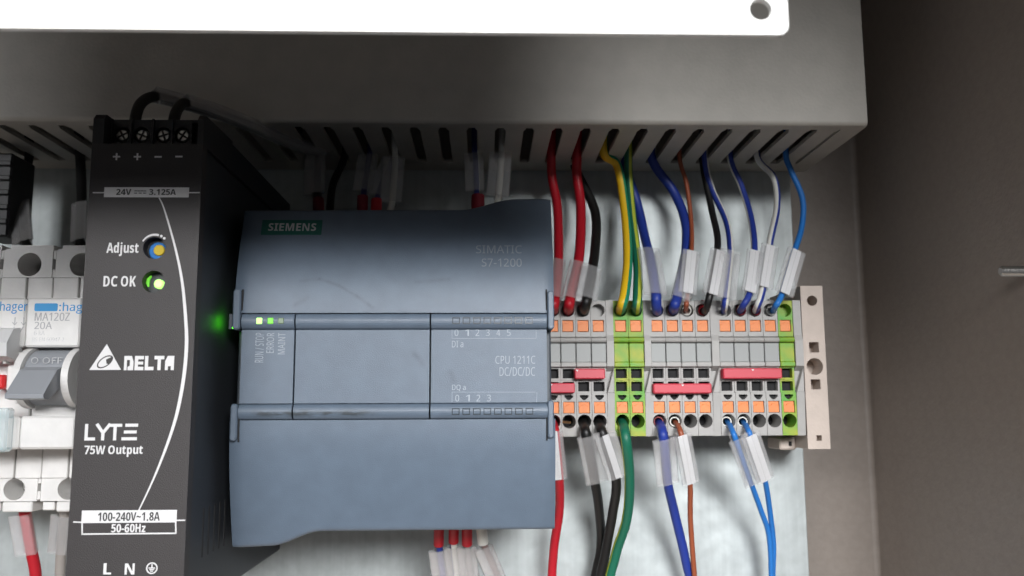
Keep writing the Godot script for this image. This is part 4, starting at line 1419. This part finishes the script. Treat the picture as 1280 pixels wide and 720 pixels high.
	wire("thin brown wire hanging below the middle terminals", [brown], 0.95, [Vector3(67.6, -4.5, 29), Vector3(66.9, -9.7, 43), Vector3(71.7, -25.2, 32), Vector3(73.8, -40, 22), Vector3(76.5, -60.9, 14), Vector3(78.2, -72.9, 10)], [[Vector3(68, -8.3, 43), Vector3(72.5, -25.7, 33), 2.2, 0.2, 1.6]], [[Vector3(66.1, -5, 36), Vector3(67.4, -4.8, 30), 1.7, white]])
	wire("left of the two thin bright blue wires hanging at the right", [sky], 0.95, [Vector3(86.5, -4.3, 28), Vector3(84.9, -9.8, 43), Vector3(92.8, -24.3, 31), Vector3(99.4, -36.9, 22), Vector3(103.5, -46.5, 17), Vector3(105, -61.3, 13), Vector3(104.8, -73, 11)], [[Vector3(85.4, -9.8, 43), Vector3(91.9, -25.8, 33), 2.7, -0.5]], [[Vector3(84.3, -5, 36), Vector3(85.9, -4.9, 30), 1.7, white]])
	wire("right of the two thin bright blue wires hanging at the right", [sky], 0.95, [Vector3(92.2, -4.4, 28), Vector3(90.4, -9.8, 43), Vector3(97.9, -24.3, 32), Vector3(102.6, -36.9, 22), Vector3(105.7, -49.7, 15), Vector3(105.9, -61.5, 12), Vector3(106, -73.3, 10)], [[Vector3(91.8, -8.7, 43), Vector3(98.9, -25.3, 33), 2.5, 0.4, 1.9]], [[Vector3(89.9, -5.1, 36), Vector3(91.6, -4.9, 30), 1.7, white]])
	# above the controller
	wire("dark wire in a grey sleeve at the upper left corner of the controller", [black], 1.5, [Vector3(-64.7, 97, 40), Vector3(-64.8, 95, 22), Vector3(-61, 81.2, 28), Vector3(-57.8, 65.2, 40)], [[Vector3(-61.1, 93.9, 32), Vector3(-58.6, 74, 38), 2.9, 0.6]], [[Vector3(-58.3, 72.9, 38), Vector3(-57.1, 64.8, 42), 2.0, Color(0.12, 0.006, 0.012)]], 0.0, true)
	wire("black wire right of the grey sleeve, above the controller's badge", [black], 1.4, [Vector3(-54.6, 97, 40), Vector3(-55.6, 95.7, 20), Vector3(-55.5, 81.2, 26), Vector3(-53.9, 65.3, 40)], [])
	wire("wire with dark red collar in a clear sleeve, left of three", [purple], 1.1, [Vector3(-42.5, 97.1, 40), Vector3(-43.1, 95.8, 24), Vector3(-43, 81.7, 32), Vector3(-42.2, 64.9, 42)], [[Vector3(-42.7, 93, 34), Vector3(-42.3, 73.6, 40), 2.7, 0.2]], [[Vector3(-42.5, 73.6, 40), Vector3(-42.3, 64.8, 42), 1.9, Color(0.22, 0.006, 0.02)]])
	wire("wire with bright red collar in a clear sleeve, middle of three", [purple], 1.1, [Vector3(-32.6, 97.1, 40), Vector3(-36.6, 95.2, 24), Vector3(-37.5, 81.8, 32), Vector3(-37.5, 64.9, 42)], [[Vector3(-36.2, 91.3, 35), Vector3(-37.3, 72.4, 40), 2.6, -0.1]], [[Vector3(-37.5, 72.2, 41), Vector3(-37.4, 64.6, 43), 1.9, Color(0.55, 0.01, 0.025)]])
	wire("white wire in a slanting clear sleeve, right of three above the controller", [white], 1.1, [Vector3(-29.6, 94.6, 36), Vector3(-28.9, 91, 30), Vector3(-31.6, 77.8, 36), Vector3(-33.6, 64.9, 42)], [[Vector3(-28.4, 89.9, 35), Vector3(-32, 70.7, 40), 2.9, 0.3]])
	wire("blue and white wire with red collar in a clear sleeve over the controller", [white, white, dusk, dusk, dusk, dusk, dusk, dusk, dusk, dusk, white, white, dusk, dusk, dusk, dusk], 1.15, [Vector3(0.6, 96.7, 42), Vector3(0, 96.6, 28), Vector3(-2.3, 84.3, 34), Vector3(-2.8, 64.5, 44)], [[Vector3(-1.2, 92.1, 36), Vector3(-2.5, 73.2, 42), 2.5, 0.8]], [[Vector3(-2.1, 73.5, 42), Vector3(-2.2, 64.5, 44), 2.3, Color(0.26, 0.008, 0.025)]])
	wire("white wire in a tilted clear sleeve above the controller's raised corner", [white], 1.1, [Vector3(11.8, 95.7, 36), Vector3(10.2, 92.4, 32), Vector3(5.7, 76.6, 38), Vector3(2.2, 64.5, 44)], [[Vector3(8.9, 91.2, 36), Vector3(4.8, 71.8, 41), 3.1, 0.4]])
	# below the controller
	wire("dark blue wire with red collar in a sleeve, left of four below the controller", [blue], 1.1, [Vector3(-14.7, -36.4, 46), Vector3(-14.9, -45.9, 40), Vector3(-14.1, -56.3, 34), Vector3(-12.3, -73.3, 28)], [[Vector3(-15.4, -44.8, 42), Vector3(-13.8, -62.8, 34), 2.4, 0.3]], [[Vector3(-14.7, -36.4, 46), Vector3(-15, -44.8, 42), 1.7, red]], 0.0, true)
	wire("white and blue wire with red collar, second below the controller", [white, white, white, white, white, white, blue, blue, blue, blue, white, white, white, white, white, white], 1.15, [Vector3(-10, -36.4, 46), Vector3(-10.1, -46, 40), Vector3(-9.2, -56.4, 34), Vector3(-8, -73.4, 28)], [[Vector3(-9.8, -44.6, 42), Vector3(-8.6, -62.9, 34), 2.2, 0.2]], [[Vector3(-9.8, -36.4, 46), Vector3(-10.1, -43.9, 42), 1.7, red]], 0.0, true)
	wire("grey wire with red collar in a grey sleeve, third below the controller", [Color(0.3, 0.28, 0.29)], 1.15, [Vector3(-5.8, -36.4, 46), Vector3(-5.6, -46, 40), Vector3(-4.6, -56.4, 34), Vector3(-3.6, -73.4, 28)], [[Vector3(-5.3, -44.7, 42), Vector3(-3.5, -62.9, 34), 2.3, 0.3]], [[Vector3(-5.6, -36.4, 46), Vector3(-5.6, -44.7, 42), 1.75, red]], 0.0, true)
	wire("wire with white collar slanting right, fourth below the controller", [Color(0.22, 0.14, 0.13)], 1.1, [Vector3(-0.8, -36.5, 46), Vector3(0, -44.7, 42), Vector3(3.5, -54.8, 36), Vector3(9.6, -73.6, 28)], [[Vector3(0.5, -44.2, 42), Vector3(7.3, -61.8, 34), 2.2, 0.6]], [[Vector3(-1.1, -36.5, 46), Vector3(-0.3, -44.3, 43), 1.8, white]], 0.0, true)
	# power supply, upper terminals
	wire("left black lead looping out of the power supply's top", [black], 1.6, [Vector3(-99.1, 78.4, 98), Vector3(-99.5, 82.9, 97), Vector3(-99.9, 88.2, 93), Vector3(-99.1, 92.5, 87), Vector3(-96, 95.4, 80), Vector3(-90, 96.4, 70), Vector3(-83.5, 94.3, 64), Vector3(-83.2, 92.8, 50), Vector3(-70, 91, 32), Vector3(-68, 104, 28)], [[Vector3(-95.5, 92.7, 88), Vector3(-89.1, 99.6, 58), 1.3, 0.0]], [], 0.0, true)
	wire("right black lead with a pale sleeve, looping out of the power supply's top", [black], 1.6, [Vector3(-88.3, 78.4, 98), Vector3(-88.6, 82.5, 97), Vector3(-88.8, 87.3, 93), Vector3(-88.2, 91.1, 87), Vector3(-85.9, 93.3, 78), Vector3(-82.9, 93, 66), Vector3(-80.4, 90.6, 48), Vector3(-62, 90.5, 28), Vector3(-60, 104, 24)], [[Vector3(-85.5, 95.8, 68), Vector3(-79.5, 89.5, 45), 1.2, 0.0]], [], 0.0, true)
	# breakers, top and bottom
	wire("black wire in a clear sleeve above the isolator module", [black], 1.6, [Vector3(-167.8, 93.8, 36), Vector3(-174.8, 92.6, 18), Vector3(-169.9, 80.8, 22), Vector3(-164.8, 69, 28), Vector3(-158.8, 53.1, 36)], [[Vector3(-164.7, 73.3, 30), Vector3(-159.4, 57, 36), 2.8, 0.2]], [], 0.0, true)
	wire("black wire in a clear sleeve close to the power supply, above the breaker", [black], 1.75, [Vector3(-143.8, 94, 36), Vector3(-149.7, 92.1, 20), Vector3(-147.1, 78.9, 24), Vector3(-143.9, 65.7, 30), Vector3(-140.7, 53.1, 36)], [[Vector3(-144.9, 73.3, 30), Vector3(-141.5, 57.1, 36), 2.0, -0.4]], [], 0.0, true)
	wire("red wire in a clear sleeve below the isolator module", [red], 1.85, [Vector3(-154.7, -29.9, 36), Vector3(-153, -35.9, 36), Vector3(-151.9, -47.3, 33), Vector3(-151.5, -55.7, 30), Vector3(-152.6, -72.1, 26)], [[Vector3(-152.6, -33.7, 37), Vector3(-149.7, -47.9, 34), 2.6, 1.0]])
	wire("pale grey wire in a sleeve below the breaker, beside the power supply", [Color(0.34, 0.31, 0.29)], 1.7, [Vector3(-140.4, -30, 36), Vector3(-141.3, -39.4, 34), Vector3(-143.5, -50.5, 30), Vector3(-144.5, -72.2, 26)], [[Vector3(-139.7, -33.8, 37), Vector3(-141.2, -48.4, 33), 2.4, 0.4]], [], 0.0, true)


# ------------------------------------------------------------------ remaining things
func small_things() -> void:
	# white cover plate held in front of the trunking
	var t := thing("cover_plate", "bright white metal plate with a round corner hole along the top", "cover plate")
	var z := 190.0
	var e: Rect2 = Rect2(-205.2, 68, 261.5, 258.1)
	var b := Mb.new()
	var hx: float = 51.2
	var hy: float = 72.9
	var q := 1.9
	b.cell(Rect2(hx - 4.5, e.position.y, e.end.x - hx + 4.5, hy + 5.0 - e.position.y), z, Mb.circle(Vector2(hx, hy), 1.95, 32), 1.5, false)
	b = Mb.new()
	plate_with_hole(b, e, q, Vector2(hx, hy), 2.05, z - 1.5, z)
	part("plate", b, M.plate, t)
	# threaded stud on the side wall
	var s := thing("threaded_stud", "threaded steel stud sticking out of the dark side wall", "stud")
	b = Mb.new()
	var p: Vector3 = Vector3(150, 38.7, 95)
	var prof := []
	var n := 22
	b.at = Transform3D(Basis(Vector3(0, 0, 1), Vector3(0, 1, 0), Vector3(-1, 0, 0)), Vector3(p.x, p.y, p.z))
	for k in n:
		var z0 := -10.0 + k * 0.45
		rod(b, 1.32, 1.55, z0, z0 + 0.225)
		rod(b, 1.55, 1.32, z0 + 0.225, z0 + 0.45)
	b.disc(Vector2.ZERO, 1.28, -0.12, 0.2, 20, 0.25)
	part("stud_thread", b, M.steel, s)
	b = Mb.new()
	b.at = Transform3D(Basis(Vector3(0, 0, 1), Vector3(0, 1, 0), Vector3(-1, 0, 0)), Vector3(159.4, p.y, p.z))
	b.disc(Vector2.ZERO, 3.2, 0.0, 1.2, 6, 0.2)
	part("stud_base", b, M.steel, s)
	# dark ribbed part at the far left, above the breakers
	var f := thing("ribbed_connector", "dark ribbed plastic connector at the left edge under the trunking", "connector")
	b = Mb.new()
	b.box(Vector3(-171.0, 75, 28), Vector3(9.5, 30, 16), 0.6)
	part("connector_body", b, M.black, f)
	for k in 5:
		b = Mb.new()
		b.box(Vector3(-170.6, 86 - k * 5.2, 36.4), Vector3(9.0, 1.8, 1.6), 0.3)
		part("rib", b, M.black, f)


func rod(b: Mb, r0: float, r1: float, z0: float, z1: float) -> void:
	for k in 20:
		var a := Vector2.from_angle(TAU * k / 20)
		var c := Vector2.from_angle(TAU * (k + 1) / 20)
		b.quad(Vector3(a.x * r0, a.y * r0, z0), Vector3(c.x * r0, c.y * r0, z0), Vector3(c.x * r1, c.y * r1, z1), Vector3(a.x * r1, a.y * r1, z1))


func plate_with_hole(b: Mb, e: Rect2, q: float, h: Vector2, r: float, z0: float, z1: float) -> void:
	# one outline with the hole reached through a slit of no width
	var out := Mb.oblong(e, q, 6)
	var hole := Mb.circle(h, r, 32)
	for zz in [z0, z1]:
		for k in 32:
			var a := hole[k]
			var c := hole[(k + 1) % 32]
			var m := Rect2(h - Vector2(3.2, 3.2), Vector2(6.4, 6.4))
			var oa := out_to(PackedVector2Array([m.position, m.position + Vector2(6.4, 0), m.end, m.position + Vector2(0, 6.4)]), h, a)
			var oc := out_to(PackedVector2Array([m.position, m.position + Vector2(6.4, 0), m.end, m.position + Vector2(0, 6.4)]), h, c)
			var quad := [Vector3(a.x, a.y, zz), Vector3(oa.x, oa.y, zz), Vector3(oc.x, oc.y, zz), Vector3(c.x, c.y, zz)]
			if zz == z0: quad.reverse()
			b.quad(quad[0], quad[1], quad[2], quad[3])
			if zz == z1: b.quad(Vector3(a.x, a.y, z1), Vector3(c.x, c.y, z1), Vector3(c.x, c.y, z0), Vector3(a.x, a.y, z0))
	var sq := PackedVector2Array([h - Vector2(3.2, 3.2), h + Vector2(3.2, -3.2), h + Vector2(3.2, 3.2), h + Vector2(-3.2, 3.2)])
	# the rest of the plate in four pieces round that square
	var big := PackedVector2Array(out)
	for piece in [Rect2(e.position.x - 1, e.position.y - 1, h.x - 3.2 - e.position.x + 1, e.size.y + 2), Rect2(h.x + 3.2, e.position.y - 1, e.end.x - h.x, e.size.y + 2), Rect2(h.x - 3.2, e.position.y - 1, 6.4, h.y - 3.2 - e.position.y + 1), Rect2(h.x - 3.2, h.y + 3.2, 6.4, e.end.y - h.y)]:
		var box := PackedVector2Array([piece.position, piece.position + Vector2(piece.size.x, 0), piece.end, piece.position + Vector2(0, piece.size.y)])
		for poly in Geometry2D.intersect_polygons(big, box):
			if Geometry2D.is_polygon_clockwise(poly): poly.reverse()
			var ids := Geometry2D.triangulate_polygon(poly)
			for k in range(0, ids.size(), 3):
				var t := [poly[ids[k]], poly[ids[k + 1]], poly[ids[k + 2]]]
				if (t[1] - t[0]).cross(t[2] - t[0]) < 0.0: t.reverse()
				b.tri(Vector3(t[0].x, t[0].y, z1), Vector3(t[1].x, t[1].y, z1), Vector3(t[2].x, t[2].y, z1))
				b.tri(Vector3(t[0].x, t[0].y, z0), Vector3(t[2].x, t[2].y, z0), Vector3(t[1].x, t[1].y, z0))
	if Geometry2D.is_polygon_clockwise(out): out.reverse()
	for k in out.size():
		var a := out[k]
		var c := out[(k + 1) % out.size()]
		b.quad(Vector3(a.x, a.y, z0), Vector3(c.x, c.y, z0), Vector3(c.x, c.y, z1), Vector3(a.x, a.y, z1))
